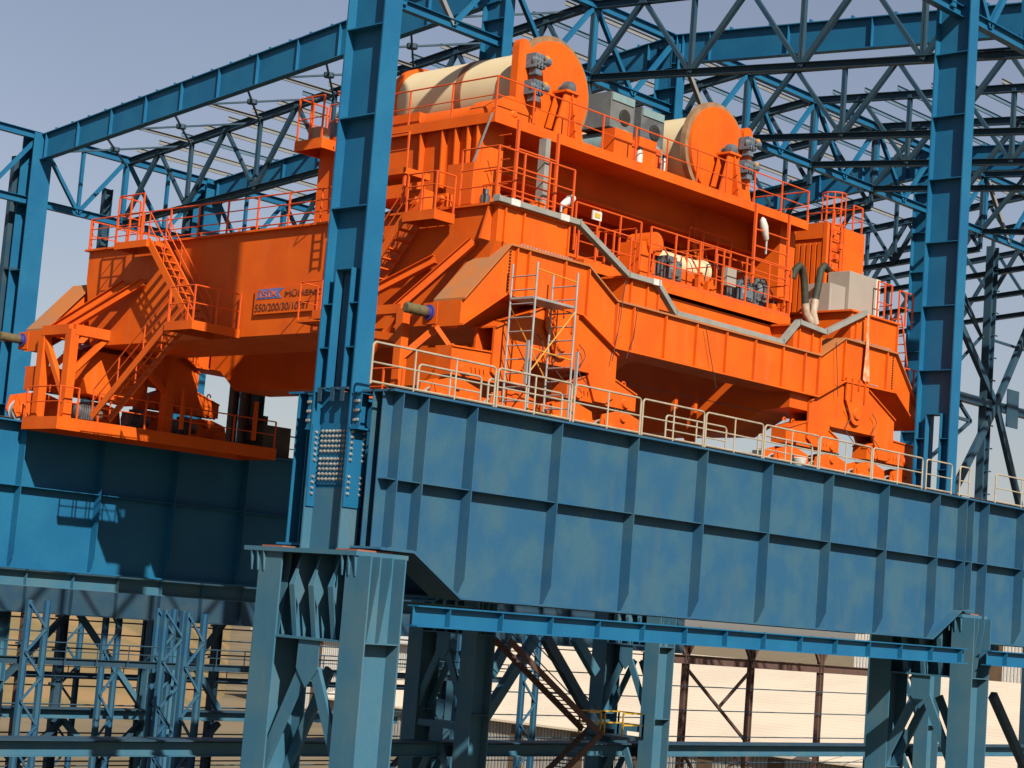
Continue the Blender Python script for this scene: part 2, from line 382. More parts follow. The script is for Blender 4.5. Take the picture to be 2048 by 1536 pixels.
def splice(t, xc, yc, zb, hw=1.08, fw_=.32, ys=0):
    ya, yb = yc-hw+ys, yc+hw+ys
    def plate(x0, x1, y0, y1, z0, z1, bl, face):
        b = MB(); b.box(x0, x1, y0, y1, z0, z1); p = b.build('splice_plate', BLUE, t)
        c = MB()
        for u, z in bl:
            if face == 'x': c.lathe((x0, u, z), (x0-1, u, z), [(0, .045), (.035, .045), (.04, .028), (.07, .026)], 6)
            else: c.lathe((u, y0, z), (u, y0-1, z), [(0, .045), (.035, .045), (.04, .028), (.07, .026)], 6)
        c.build('bolt_rows', BOLT, p)
    zA, zB = zb+1.15, zb+3.35
    gz = [zA+.75+i*.135 for i in range(5)]+[zA+1.5+i*.135 for i in range(5)]
    ysn = [yc+ys-.5+i*.145 for i in range(8)]
    plate(xc-.06, xc-.021, yc+ys-.66, yc+ys+.6, zA+.6, zA+2.25, [(y, z) for y in ysn for z in gz], 'x')
    for k, (x0, x1) in enumerate(((xc-fw_, xc-.09), )):
        pass
    bz = [zA+.35+i*.15 for i in range(4)]+[zA+1.25+i*.15 for i in range(6)]
    plate(xc-fw_-.0, xc+fw_, ya-.045, ya-.003, zA, zB, [(x, z) for x in (xc-fw_+.1, xc+fw_-.1) for z in bz], 'y')
    b = MB(); b.box(xc-fw_+.01, xc-.03, yb-.095, yb-.053, zA, zB); p = b.build('splice_plate', BLUE, t)
    c = MB()
    for z in bz: c.lathe((xc-fw_+.14, yb-.095, z), (xc-fw_+.14, yb-1, z), [(0, .045), (.05, .04)], 6)
    c.build('bolt_rows', BOLT, p)
def main_column(xc, yc, label, ztop=48.6):
    t = thing('crane_column', (xc, yc, 0), label, 'column', 'laced crane columns')
    col_lower(t, xc, yc-.05, 1.73, 19.32, TEAL)
    col_upper(t, xc, yc, 19.34, ztop, BLUE, TEAL, hw=.76, ys=.15)
    splice(t, xc, yc, 19.34, hw=.76, ys=.15)
    for y in (37.48-38.75, 40.43-38.75):
        b = MB(); b.box(xc-.62, xc+.65, yc+y-.42, yc+y+.42, 19.345, 19.385); b.build('bearing_pad', PADR, t)
    # brackets beside the shaft at rail level
    for sg in (-1, 1):
        y0 = yc+.15+sg*.765; y1 = yc+.15+sg*(.98 if sg > 0 else 1.12)
        b = MB(); b.box(xc-.28, xc-.25, *sorted((y0, y1)), 22.6, 23.5); b.box(xc-.32, xc+.3, *sorted((y0, y1)), 22.55, 22.6)
        b.box(xc-.32, xc+.3, *sorted((y0, y1)), 23.5, 23.54); br = b.build('bracket', BLUE, t)
        c = MB()
        for z in (22.8, 23.05, 23.3):
            for q in (.45, .8): c.lathe((xc-.28, y0+(y1-y0)*q, z), (xc-1, y0+(y1-y0)*q, z), [(0, .045), (.05, .04)], 6)
        c.build('bolt_rows', BOLT, br)
    for dy in (-.6, -.2, .3):
        b = MB(); b.box(xc-.36, xc-.12, yc+.15+dy, yc+.15+dy+.28, 23.62, 23.68); b.box(xc-.36, xc-.33, yc+.15+dy+.1, yc+.15+dy+.24, 23.3, 23.62); b.build('clip_angle', STEL, t)
    return t
C1 = main_column(35.1, 38.75, 'tall blue column in front with rows of bright bolts and a laced two legged base')
C2 = copy_tree(C1, (30.8, 0, 0), 'right hand blue column at the end of the front girder')
for x, lab in ((65.4, 'shaded laced column beyond the front girder, left of the dark stair'), (78.78, 'laced column behind the yellow railed landing'), (105.2, 'laced column mostly hidden behind the right hand front column')):
    copy_tree(C1, (x-35.1, 24.75, 0), lab)
def d_column(x, y, label):
    t = thing('portal_column', (x, y, 0), label, 'column', 'portal columns of the far row')
    col_lower(t, x, y, .95, 17.8, TEAL, .8, 1.5)
    b = MB(); b.box(x-.7, x+.7, y-.62, y-.57, 17.9, 44.9); b.box(x-.7, x+.7, y+.57, y+.62, 17.9, 44.9); b.box(x-.02, x+.02, y-.57, y+.57, 17.9, 44.9)
    b.build('shaft', BLUE, t)
    z = 20
    while z < 44:
        b = MB(); b.box(x-.68, x-.021, y-.57, y+.57, z, z+.03); b.build('stiffener', BLUE, t); z += 4.1
    MB().box(x-.75, x-.2, y+1.2, y+1.6, 0, 43.6).build('side_post', STEL, t)
    b = MB()
    for k in range(9): b.box(x-.72, x+.2, y+.55, y+1.25, 5+k*4.5, 5.12+k*4.5)
    b.build('batten', STEL, t)
    return t
for x, lab in ((65.43, 'tall far blue column at the left end of the deep rafter'), (78.78, 'far blue column behind the crane walkway railing'), (105.2, 'far row column seen between the roof trusses at right')):
    d_column(x, 102, lab)

# ------------------------------------------------------------------ roof: trusses, rafters, longitudinal trusses, purlins
YC, YD, YB = 63.47, 101.99, 38.75
def member(mb, p, q, s=.2, kind='bar'):
    if kind == 'ib': mb.ib(p, q, s, s*.85)
    else: # two angles back to back with a slit
        d, sd, u = mb.frame(p, q)
        for sg in (-1, 1): mb.bar(V(p)+sd*sg*s*.30, V(q)+sd*sg*s*.30, s*.42, s)
    return mb
def truss(name, A, At, B, Bt, nb, label, group, m=STEL, cs=.42, ds=.22, stop=None, kpat='W'):
    """A,B bottom chord ends; At,Bt top chord ends"""
    t = thing(name, A, label, 'truss', group)
    MB().ib(A, B, cs*.8, cs*.8).build('bottom_chord', m, t)
    MB().ib(At, Bt, cs, cs*.8).build('top_chord', m, t)
    n = int(math.ceil(nb))
    for j in range(n+1):
        a = j/nb; b = (j+.5)/nb; c = (j+1)/nb
        if a <= 1.001 and j:
            member(MB(), lerp(A, B, a), lerp(At, Bt, a), ds).build('vertical', m, t)
        if b <= 1.001:
            member(MB(), lerp(A, B, a), lerp(At, Bt, b), ds*1.1).build('diagonal', m, t)
            if c <= 1.02: member(MB(), lerp(A, B, c), lerp(At, Bt, b), ds*.9).build('diagonal', m, t)
    return t
tx = [72.15, 85.4, 92.0, 98.6, 111.8, 118.4, 125.0, 131.7]
words = ['first', 'second', 'third', 'fourth', 'fifth', 'sixth', 'seventh', 'eighth']
for i, x in enumerate(tx):
    truss('roof_truss', (x, YD, 40.7), (x, YD, 44.75), (x, YC, 44.0), (x, YC, 49.0), 6, 'lattice roof truss of the far bay, %s from the left' % words[i], 'far bay roof trusses')
    truss('roof_truss', (x, YC, 45.15), (x, YC, 48.95), (x, YB, 42.95), (x, YB, 47.2), 3.85, 'lattice roof truss of the near bay, %s from the left' % words[i], 'near bay roof trusses')
def rafter(x, ya, za, da, yb, zb, db, label, sp=3.2, m=BLUE, w_=.45):
    t = thing('roof_rafter', (x, ya, za-da), label, 'rafter', 'plate girder rafters')
    b = MB(); b.yz([(ya, za), (yb, zb), (yb, zb-db), (ya, za-da)], x-.015, x+.015); b.build('web', m, t)
    for nm, o0, o1 in (('top_flange', 0, 0), ('bottom_flange', da, db)):
        b = MB(); b.prism([(x-w_/2, ya, za-o0), (x+w_/2, ya, za-o0), (x+w_/2, ya, za-o0+.05), (x-w_/2, ya, za-o0+.05)], (0, yb-ya, (zb-o1)-(za-o0))); b.build(nm, m, t)
    L = abs(yb-ya); n = int(L/sp)
    ks = [.012, .028]+[(i+.5)/n for i in range(n)]
    for k in ks:
        y = ya+(yb-ya)*k; z = za+(zb-za)*k; d = da+(db-da)*k
        MB().box(x-w_/2+.01, x-.016, y-.015, y+.015, z-d+.05, z).build('stiffener', m, t)
    c = MB()
    for i in range(n*2):
        k = (i+.5)/n/2; y = ya+(yb-ya)*k; z = za+(zb-za)*k
        c.box(x-.1, x+.1, y-.05, y+.05, z+.05, z+.22)
    c.build('purlin_cleat', m, t)
    return t
rafter(65.43, YD+.6, 44.7, 1.55, YC, 49.1, 1.9, 'deep blue plate rafter crossing the sky at upper left')
rafter(78.78, YD+.6, 44.7, 1.5, YC, 49.1, 1.7, 'blue plate rafter of the far bay behind the crane drums')
rafter(105.2, YD+.6, 44.7, 1.5, YC, 49.1, 1.7, 'distant far bay rafter behind the orange cabin')
rafter(78.78, YC, 49.15, 1.55, YB, 47.35, 1.5, 'blue plate rafter across the top right of the photo', 4.6)
rafter(105.2, YC, 49.15, 1.55, YB, 47.35, 1.5, 'blue plate rafter just right of the right hand column', 4.6)
rafter(65.43, YC, 49.15, 1.55, YB, 47.35, 1.5, 'near bay rafter above the top edge of the photo', 4.6)
def jack(y, x0, x1, zb, zt, nodes, label, m=BLUE, pat='A'):
    t = thing('longitudinal_truss', (x0, y, zb), label, 'truss', 'longitudinal eave trusses')
    MB().ib((x0, y, zb), (x1, y, zb), .46, .36).build('bottom_chord', m, t)
    MB().ib((x0, y, zt), (x1, y, zt), .46, .36).build('top_chord', m, t)
    for a, b in zip(nodes[:-1], nodes[1:]):
        mid = (a+b)/2
        member(MB(), (a, y, zb), (a, y, zt), .30).build('vertical', m, t)
        member(MB(), (mid, y, zb), (a, y, zt), .22).build('diagonal', PURL if pat == 'A' and random.random() < .5 else m, t)
        member(MB(), (mid, y, zb), (b, y, zt), .22).build('diagonal', m, t)
        if pat != 'A': member(MB(), (mid, y, zb), (mid, y, zt), .2).build('vertical', m, t)
    return t
cn = [38.9+6.62*i for i in range(14)]
jack(YC, 38.9, 131.7, 45.15, 49.0, [65.43-6.62*4+6.655*i for i in range(15)], 'eave truss of pale blue beams running behind the crane drums')
jack(YD, 50, 131.7, 40.75, 44.85, [52.2+6.62*i for i in range(12)], 'eave truss along the far column row', m=BLUE, pat='N')
jack(YB, 35.1, 95.1, 42.9, 47.2, [35.1+6.0*i for i in range(11)], 'eave truss above the front column row, mostly out of frame')
# purlins
def purl(x0, x1, y, z, m, group, label):
    b = MB(); b.chan((x0, y, z), (x1, y, z), .26, .09); o = b.build('roof_purlin', m); o.location = (0, 0, 0)
    tag(o, label, 'purlin', group)
for i in range(17):
    k = (i+.7)/17.4; y = YD+(YC-YD)*k; z = 44.75+(49-44.75)*k+.36
    purl(71.6, 119, y, z, random.choice((PURL, PURL, PURB)), 'far bay purlins', 'long thin purlin lying across the far bay roof trusses')
for i in range(11):
    k = (i+.7)/11.5; y = YC+(YB-YC)*k; z = 48.95+(47.2-48.95)*k+.36
    purl(91.6, 119, y, z, random.choice((PURL, PURB, PURB)), 'near bay purlins', 'long thin purlin lying across the near bay roof trusses')
# struts and crossed rods between the first rafter and the first truss
def zt(y): return 44.75+(49.0-44.75)*(YD-y)/(YD-YC)
yn = [YD-6.42*i for i in range(7)]
for i, y in enumerate(yn[1:6]):
    b = MB(); b.chan((65.5, y, zt(y)-.25), (72.1, y, zt(y)-.1), .2, .12)
    tag(b.build('roof_strut', PURL), 'short pale strut between the deep rafter and the first roof truss', 'strut', 'roof struts')
for i in range(6):
    ya, yb2 = yn[i], yn[i+1]; z0, z1 = zt(ya)-.35, zt(yb2)-.35
    t = thing('cross_brace', (68.8, (ya+yb2)/2, (z0+z1)/2), 'crossed roof brace with a round centre plate beside the deep rafter', 'brace', 'roof cross braces')
    for p, q in (((65.5, ya, z0-.6), (72.1, yb2, z1)), ((65.5, yb2, z1-.6), (72.1, ya, z0))):
        MB().bar(p, q, .1, .1).build('rod', STEL, t)
    c = V((68.8, (ya+yb2)/2, (z0+z1)/2-.3)); MB().cyl(c-V((0, 0, .12)), c+V((0, 0, .12)), .3, 8).build('centre_plate', STEL, t)
# wind post and bracing beyond the right column
t = thing('wind_post', (118.0, 66, 0), 'dark lattice braced wind post standing free right of the right hand column', 'post')
MB().ib((118.0, 66, 0), (118.0, 66, 45.5), .75, .55, (1, 0, 0)).build('post', STEL, t)
for xx in (109.6, 126.2): MB().ib((xx, 66.3, 0), (xx, 66.3, 47), .7, .5, (1, 0, 0)).build('post', STEL, t)
MB().bar((109.7, 66, 34.75), (126.2, 66, 34.65), .6, .55).build('wind_beam', STEL, t)
nd = V((118.9, 65.7, 34.7))
MB().box(120.2, 121.8, 65.55, 65.62, 33.4, 36.0).build('gusset_plate', STEL, t)
for q, s in (((109.7, 66, 43.6), .45), ((126.1, 66, 44.8), .5), ((109.7, 66, 22.4), .55), ((126.1, 66, 23.8), .5)):
    MB().bar(nd, q, s, .3, (0, 1, 0)).build('brace', STEL, t)
n2 = V((117.4, 66.2, 39.2))
for q in ((109.7, 66.2, 44.9), (109.7, 66.2, 33.4), (126, 66.2, 39.2), (109.7, 66.2, 46.6)):
    MB().bar(n2, q, .16, .16).build('brace', STEL, t)
n3 = V((116.5, 66.2, 33.3))
for q in ((109.7, 66.2, 29.2), (109.7, 66.2, 33.4), (109.7, 66.2, 37.8)):
    MB().bar(n3, q, .2, .2).build('brace', STEL, t)
b = MB()
for k in range(12): b.box(118.2, 118.8, 65.75, 65.85, 27+k*1.55, 27.08+k*1.55)
b.build('rung', STEL, t)
# far wall posts, girts and floor beams seen under the girders
for x, y, z1, lab in ((72.2, 104, 43.2, 'slim wall post behind the far eave truss'), (84.6, 104, 43.2, 'second slim wall post behind the far eave truss'), (91.4, 104, 43, 'third slim wall post behind the far eave truss'), (68.6, 112, 19.5, 'post at lower left in front of the dry hill'), (74.8, 112, 19.5, 'brown post between the two left laced legs')):
    t = thing('wall_post', (x, y, 0), lab, 'post', 'far wall posts')
    MB().ib((x, y, 0), (x, y, z1), .6, .4, (1, 0, 0)).build('post', STEL if z1 > 20 else RUST, t)
    for k in range(int(z1/2.1)): MB().box(x-.5, x-.25, y-.35, y+.2, 1+k*2.1, 1.15+k*2.1).build('cleat', STEL, t)
for i in range(18):
    z = 1.6+(i//2)*1.75+(i % 2)*.75
    b = MB(); b.tube([(56, 103.5+(i % 2)*6.5, z), (131-(i % 2)*24, 103.5+(i % 2)*6.5, z)], .05, 5)
    tag(b.build('wall_girt', STEL), 'thin dark girt running level across the far wall', 'girt', 'far wall girts')
for y, z, x0, x1, h, lab in ((63.3, 11.65, 20, 131, .55, 'dark floor beam along the middle column row near the bottom edge'), (101.8, 7.75, 50, 131, .6, 'lower floor beam along the far column row'), (101.8, 9.9, 50, 100, .5, 'upper floor beam along the far column row')):
    t = thing('floor_beam', ((x0+x1)/2, y, z), lab, 'beam', 'floor beams')
    MB().ib((x0, y, z), (x1, y, z), h, .5).build('beam', TEAL, t)
    MB().box(x0, x1, y-.45, y+.9, z+h/2+.05, z+h/2+.12).build('walkway', STEL, t)
pan = [(59, 65), (66, 72.1), (72.3, 78.2), (79.4, 84.5), (84.7, 91.3), (91.5, 98), (98.2, 104.5)]
k = 0
for xa, xb in pan:
    for z0, z1 in ((10.3, 16.4), (4.2, 9.4), (-.5, 3.6)):
        for p, q in (((xa, 102.9, z0), (xb, 102.9, z1)), ((xb, 103.05, z0), (xa, 103.05, z1))):
            k += 1
            if k % 5 == 3 or (xa > 84 and k % 3): continue
            b = MB(); member(b, p, q, .34)
            tag(b.build('wall_brace', STEL if k % 2 else TEAL), 'diagonal wall brace in the far column row below the girder', 'brace', 'far wall braces')
t = thing('runway_girder', (90, 100.2, 16), 'girder along the far column row, coloured dark to stand for shade, under the far girder', 'girder')
MB().ib((48, 100.2, 17.9), (131, 100.2, 17.9), 3.9, .8, None, .08, .04).build('beam', STEL, t)  # dark steel colour stands in for the shadow lying on this girder
for n in range(24): MB().box(50+n*3.3, 50.03+n*3.3, 99.82, 100.17, 16.05, 19.8).build('stiffener', STEL, t)
for px_, r_, m_, lab in ((463, .3, RUST, 'thin dark post behind the far walkway rail, left one of two'), (487, .34, RUST, 'thin dark post behind the far walkway rail, right one of two'), (508, .5, TEAL, 'blue post left of the dark buffer stop')):
    q = P(px_, 850, 'y', 62.6); b = MB(); b.ib((q.x, 62.6, 23.66), (q.x, 62.6, 27.4), r_, r_, (1, 0, 0)); tag(b.build('service_post', m_), lab, 'post')
def lattice_post(x, y, z1, wd, lab):
    t = thing('lattice_post', (x, y, 0), lab, 'post', 'lattice posts under the far bay')
    for a in (-wd/2, wd/2): MB().ib((x+a, y, 0), (x+a, y, z1), .32, .28, (1, 0, 0)).build('chord', BLUD, t)
    z = .4; f = 1
    while z < z1-1.4:
        MB().bar((x-f*wd/2, y-.12, z), (x+f*wd/2, y-.12, z+1.35), .13, .1, (0, 1, 0)).build('lacing_bar', BLUD, t); z += 1.35; f = -f
for x, y, wd, lab in ((70.0, 90, 1.3, 'lattice post at lower left between the left laced legs, nearer one'), (74.0, 96, 1.2, 'lattice post at lower left beside the brown post'), (82.5, 108, 1.4, 'lattice post left of the front column base'), (86.0, 92, 1.3, 'lattice post seen past the left leg of the front column'), (66.8, 84, 1.1, 'lattice post at the lower left corner'), (77.2, 110, 1.3, 'far lattice post in front of the dry hill, left of the second laced leg'), (73.4, 100.5, 1.0, 'narrow lattice post close behind the far floor beams'), (88.5, 104, 1.2, 'lattice post beside the right edge of the dry hill'), (63.5, 94, 1.2, 'lattice post half cut off at the lower left edge'), (94, 84, 1.3, 'lattice post behind the legs of the front column'), (100.5, 96, 1.3, 'lattice post just right of the front column base')):
    lattice_post(x, y, 16.8, wd, lab)
for y, z, x0, x1, h, lab in ((95, 13.4, 55, 104, .4, 'thin crosswise floor beam behind the lower left legs, upper one'), (90, 6.2, 50, 104, .45, 'thin crosswise floor beam behind the lower left legs, lower one'), (108, 11.9, 60, 112, .4, 'far crosswise beam in front of the dry hill')):
    t = thing('floor_beam', ((x0+x1)/2, y, z), lab, 'beam', 'floor beams'); MB().ib((x0, y, z), (x1, y, z), h, .3).build('beam', STEL, t)
    MB().tube([(x0, y-.5, z+1.1), (x1, y-.5, z+1.1)], .04, 5).build('hand_rail', STEL, t); MB().tube([(x0, y-.5, z+.6), (x1, y-.5, z+.6)], .03, 5).build('hand_rail', STEL, t)
    x = x0
    while x < x1: MB().tube([(x, y-.5, z), (x, y-.5, z+1.1)], .035, 5).build('rail_post', STEL, t); x += 2.2
# braced brown frame in front of the warehouse roof
t = thing('pipe_rack', (148, 102, 0), 'rusty braced steel rack in front of the cream roof', 'rack')
MB().ib((128, 102, 15.5), (170, 102, 15.2), .75, .5).build('beam', RUST, t)
for x in (133.9, 143.4, 154.4, 164):
    MB().ib((x, 102, 0), (x, 102, 18), .55, .45, (1, 0, 0)).build('post', RUST, t)
    for sg in (-1, 1): MB().bar((x, 102, 15.5), (x+sg*1.8, 102, 18.2), .25, .25).build('knee_brace', RUST, t)
for p, q in (((133.9, 102, 14.8), (143.4, 102, 8.5)), ((143.4, 102, 14.8), (139, 102, 11.5)), ((133.9, 102, 8), (140, 102, 2)), ((143.4, 102, 8.4), (138.5, 102, 4.2))):
    MB().bar(p, q, .22, .22).build('brace', RUST, t)
for z in (4.6, 6.8, 9.0, 11.2, 13.2): MB().tube([(130, 101.6, z), (170, 101.6, z)], .05, 5).build('cable', STEL, t)

# ------------------------------------------------------------------ overhead crane
XM, YM, ZR = 53.5, 51.3, 23.6
CR = thing('overhead_crane', (XM, YM, ZR), 'huge orange double level ladle crane spanning between the two blue runways', 'crane')
def mir(x): return 2*XM-x
Y0, Y1 = 39.95, 62.75
prof_t = [(40.6, 27.14), (42.44, 29.11), (46.1, 29.13), (47.61, 28.26), (59.39, 28.26), (60.9, 29.13), (64.56, 29.11), (66.4, 27.14)]
prof_b = [(66.4, 26.42), (64.58, 27.65), (61.05, 27.6), (59.36, 26.8), (47.64, 26.8), (45.95, 27.6), (42.42, 27.65), (40.6, 26.42)]
def carriage(ya, yb, out):
    """out = -1: outer web on the low-y side"""
    c = MB(); wa, wb = ya+.14, yb-.06
    c.xz(prof_t+prof_b, wa, wb); o = c.build('end_carriage', ORAN, CR)
    f = MB()
    for a, b in zip(prof_t[:-1], prof_t[1:]):
        f.prism([(a[0], ya, a[1]), (b[0], ya, b[1]), (b[0], ya, b[1]+.06), (a[0], ya, a[1]+.06)], (0, yb-ya, 0))
    f.build('top_flange', ORAD, o)
    f = MB()
    for a, b in zip(prof_b[:-1], prof_b[1:]):
        f.prism([(a[0], ya, a[1]), (b[0], ya, b[1]), (b[0], ya, b[1]-.06), (a[0], ya, a[1]-.06)], (0, yb-ya, 0))
    f.build('bottom_flange', ORAN, o)
    def zz(pf, x):
        for a, b in zip(pf[:-1], pf[1:]):
            lo, hi = sorted((a[0], b[0]))
            if lo <= x <= hi: return a[1]+(b[1]-a[1])*(x-a[0])/(b[0]-a[0])
    for x in (42.75, 43.3, 45.0, 46.15, 47.65, 48.5, 50.2, 51.9, 53.6, 55.3, 57.0, 58.4, 59.3, 60.95, 63.9, 62.4):
        MB().box(x, x+.05, ya+.02, wa-.002, zz(prof_b, x+.02)+.03, zz(prof_t, x+.02)-.03).build('stiffener', ORAN, o)
    b = MB()
    for x in (42.5, 64.4):
        for k in range(13): b.box(x, x+.07, wa-.03, wa+.01, 27.75+k*.098, 27.80+k*.098)
    b.build('bolt_rows', BLAC, o)
    b = MB()
    for xa, xb in ((42.9, 45.4), (61.6, 64.2)):
        n = 18
        for k in range(n):
            x = xa+(xb-xa)*k/n; b.box(x, x+.045, ya+.05, ya+.1, 29.17, 29.25)
    for k in range(10): x = 62+k*.14; b.box(x, x+.045, ya+.05, ya+.1, 27.66, 27.72)
    b.build('bolt_rows', BOLT, o)
    for sx in (40.6, 66.4):
        sg = -1 if sx < XM else 1; ym = yb+.12
        MB().box(*sorted((sx+sg*.02, sx-sg*.9)), yb-.2, yb+.4, 26.45, 27.1).build('buffer_bracket', ORAN, CR)
        u = MB(); u.lathe((sx+sg*.02, ym, 26.8), (sx+sg, ym, 26.8), [(0, .24), (.06, .24), (.07, .17), (.2, .17)], 12)
        bf = u.build('buffer', VIOL, CR, True)
        MB().lathe((sx+sg*.2, ym, 26.8), (sx+sg*2, ym, 26.8), [(0, .14), (.03, .17), (.2, .17), (.22, .16), (.4, .17), (.42, .16), (.6, .17), (.62, .16), (.78, .17), (.82, .12)], 16).build('rubber_bumper', KHAK, bf, True)
carriage(Y0, 41.25, -1); carriage(61.4, Y1, 1)
def main_girder(x0, x1, zb, ztp, lipz, haunch, name='main_girder'):
    g_ = MB(); ya, yb = 40.22, 61.25
    if haunch: g_.yz([(ya, ztp), (yb, ztp), (yb, zb+.9), (60.6, zb+.8), (59.6, zb), (42.9, zb), (41.4, zb+.8), (ya, zb+.9)], x0, x1)
    else: g_.yz([(ya, ztp), (yb, ztp), (yb, 29.2), (60.6, zb), (41.4, zb), (ya, 29.2)], x0, x1)
    o = g_.build(name, ORAN, CR)
    f = MB(); f.box(x0-.16, x1+.12, ya-.1, yb+.1, ztp, ztp+.07)
    f.build('top_flange', ORAN, o)
    e = MB(); yb0 = ya-.09
    for x in (x0+.25, x0+1.1, x1-.1): MB().box(x, x+.05, yb0, ya-.002, lipz, ztp-.01).build('stiffener', ORAN, o)
    return o
GA = main_girder(42.0, 45.3, 26.7, 30.3, 29.2, False)
GB = main_girder(48.2, 50.0, 25.85, 29.15, 28.35, True)
GC = main_girder(57.9, 59.65, 25.3, 29.15, 28.35, True)
GD = main_girder(61.6, 64.85, 26.7, 30.3, 29.2, False)
# tapered gusset stiffeners at the girder end (face -x)
b = MB()
for y in (40.45,):
    b.prism([(41.98, y, 30.25), (41.98, y, 29.2), (41.55, y, 29.2), (41.85, y, 30.25)], (0, .08, 0))
b.build('stiffener', ORAN, GA)
# sign board with raised lettering
sx = 41.9
sb = MB().box(sx, 41.998, 46.2, 51.2, 27.42, 28.32); SG = sb.build('sign_board', ORAN, GA)
def text(body, size, y, z, x, ma, name, parent, wd=None):
    cu = bpy.data.curves.new(name, 'FONT'); cu.body = body; cu.size = size; cu.extrude = .012
    o = bpy.data.objects.new('lettering_tmp', cu); COL.objects.link(o)
    dg = bpy.context.evaluated_depsgraph_get(); me = bpy.data.meshes.new_from_object(o.evaluated_get(dg))
    bpy.data.objects.remove(o)
    xs = [v.co.x for v in me.vertices]; k = (wd/(max(xs)-min(xs))) if wd else 1
    o0 = ORG.get(parent.name)
    for v in me.vertices:
        a, b_, c = v.co; v.co = V((x-c, y-(a-min(xs))*k, z+b_))-o0
    me.materials.clear(); me.materials.append(ma)
    ob = bpy.data.objects.new(name, me); COL.objects.link(ob); ob.parent = parent; return ob
lg = MB(); lx = sx-.015
lg.prism([(lx, 51.1, 27.93), (lx, 51.02, 28.27), (lx, 49.72, 28.27), (lx, 49.98, 28.10), (lx, 49.82, 27.93)], (.013, 0, 0))
lg.build('logo_flag', SIGB, GA)
text('İSİK', .30, 51.0, 27.98, lx-.004, ORAN, 'logo_letters', GA, 1.0)
text('MÜHENDİSLİK', .27, 49.62, 27.96, sx-.012, SIGT, 'sign_letters', GA, 3.0)
text('550/200/30/10MT', .36, 51.12, 27.52, sx-.012, SIGT, 'sign_letters', GA, 2.75)
# ---- railings and stairs helpers
def railing(pts, parent, h=1.1, sp=1.5, m=None, r=.028, mids=(.5,), name='railing', n=6, toe=False):
    m = m or ORRL; b = MB(); pts = [V(p) for p in pts]; U = V((0, 0, 1))
    for ii, (a, c) in enumerate(zip(pts[:-1], pts[1:])):
        L = (c-a).length; k = max(1, round(L/sp))
        for i in range(1 if ii else 0, k+1):
            p = lerp(a, c, i/k); b.bar(p-U*.05, p+U*h, r*1.9, r*1.9, (c-a))
        b.tube([a+U*h, c+U*h], r, n)
        for q in mids: b.tube([a+U*h*q, c+U*h*q], r*.75, n)
        if toe: b.bar(a+U*.07, c+U*.07, .02, .14)
    return b.build(name, m, parent)
def stair(p, q, wd, parent, side, rails=(0, 1), m=None, ns=None, name='stair'):
    """stringers from p (bottom) to q (top); side = horizontal vector across"""
    m = m or ORAN; p = V(p); q = V(q); s = V(side).normalized()*wd; U = V((0, 0, 1)); b = MB()
    for k in (0, 1): b.bar(p+s*k, q+s*k, .05, .26)
    st = b.build(name, m, parent); ns = ns or max(3, int(abs(q.z-p.z)/.26)); c = MB(); h = (q-p); h.z = 0; h = h.normalized()*.12
    for i in range(ns):
        x = lerp(p, q, (i+.5)/ns); c.add([x-h, x+h, x+h+s, x-h+s, x-h-U*.04, x+h-U*.04, x+h+s-U*.04, x-h+s-U*.04], [(0, 1, 2, 3), (4, 5, 6, 7), (0, 1, 5, 4), (2, 3, 7, 6), (0, 3, 7, 4), (1, 2, 6, 5)])
    c.build('step', m, st)
    r = MB()
    for k in rails:
        for i in range(4):
            x = lerp(p, q, i/3)+s*k; r.bar(x, x+U*1.0, .04, .04)
        for hh in (.55, 1.0): r.tube([p+s*k+U*hh, q+s*k+U*hh], .022, 6)
    r.build('handrail', ORRL, st)
    return st
# walkway rail on girder A
railing([(41.9, 61.15, 30.37), (41.9, 46.6, 30.37)], CR, 1.15, 1.62, mids=(.33, .66))
railing([(45.2, 61.0, 30.37), (45.2, 52, 30.37)], CR, 1.1, 2.2)
railing([(42.0, 61.2, 30.37), (45.1, 61.2, 30.37)], CR, 1.1, 1.5)
railing([(64.7, 61.0, 30.37), (64.7, 52, 30.37)], CR, 1.1, 2.2)
# far stair tower: upper landing, flight, middle landing, lower flight
def deck(x0, x1, y0, y1, z, parent, h=.25, m=None, name='platform'):
    b = MB(); b.box(x0, x1, y0, y1, z-.05, z); f = .04
    b.box(x0, x0+f, y0, y1, z-h, z-.051); b.box(x1-f, x1, y0, y1, z-h, z-.051)
    b.box(x0+f, x1-f, y0, y0+f, z-h, z-.051); b.box(x0+f, x1-f, y1-f, y1, z-h, z-.051)
    return b.build(name, m or ORAN, parent)
d1 = deck(40.85, 41.84, 56.2, 58.1, 30.2, CR)
railing([(40.88, 56.6, 30.2), (40.88, 58.05, 30.2), (41.8, 58.05, 30.2)], CR, 1.7, .8, mids=(.3, .6))
d2 = deck(39.9, 41.95, 51.9, 53.4, 26.95, CR, .3)
railing([(41.9, 51.95, 26.95), (39.95, 51.95, 26.95), (39.95, 53.3, 26.95)], CR, 1.2, 1.1)
stair((41.0, 53.3, 26.95), (41.0, 56.3, 30.2), .75, CR, (1, 0, 0), ns=11)
stair((40.0, 57.2, 23.75), (40.0, 53.3, 26.95), .75, CR, (1, 0, 0), ns=13)
# near stair down to main column
d3 = deck(40.95, 41.84, 41.9, 43.3, 30.1, CR, .3)
railing([(41.8, 41.95, 30.1), (41.0, 41.95, 30.1), (41.0, 43.2, 30.1)], CR, 1.2, .7, mids=(.33, .66))
stair((41.1, 46.4, 26.4), (41.1, 43.3, 30.1), .7, CR, (1, 0, 0), ns=13)
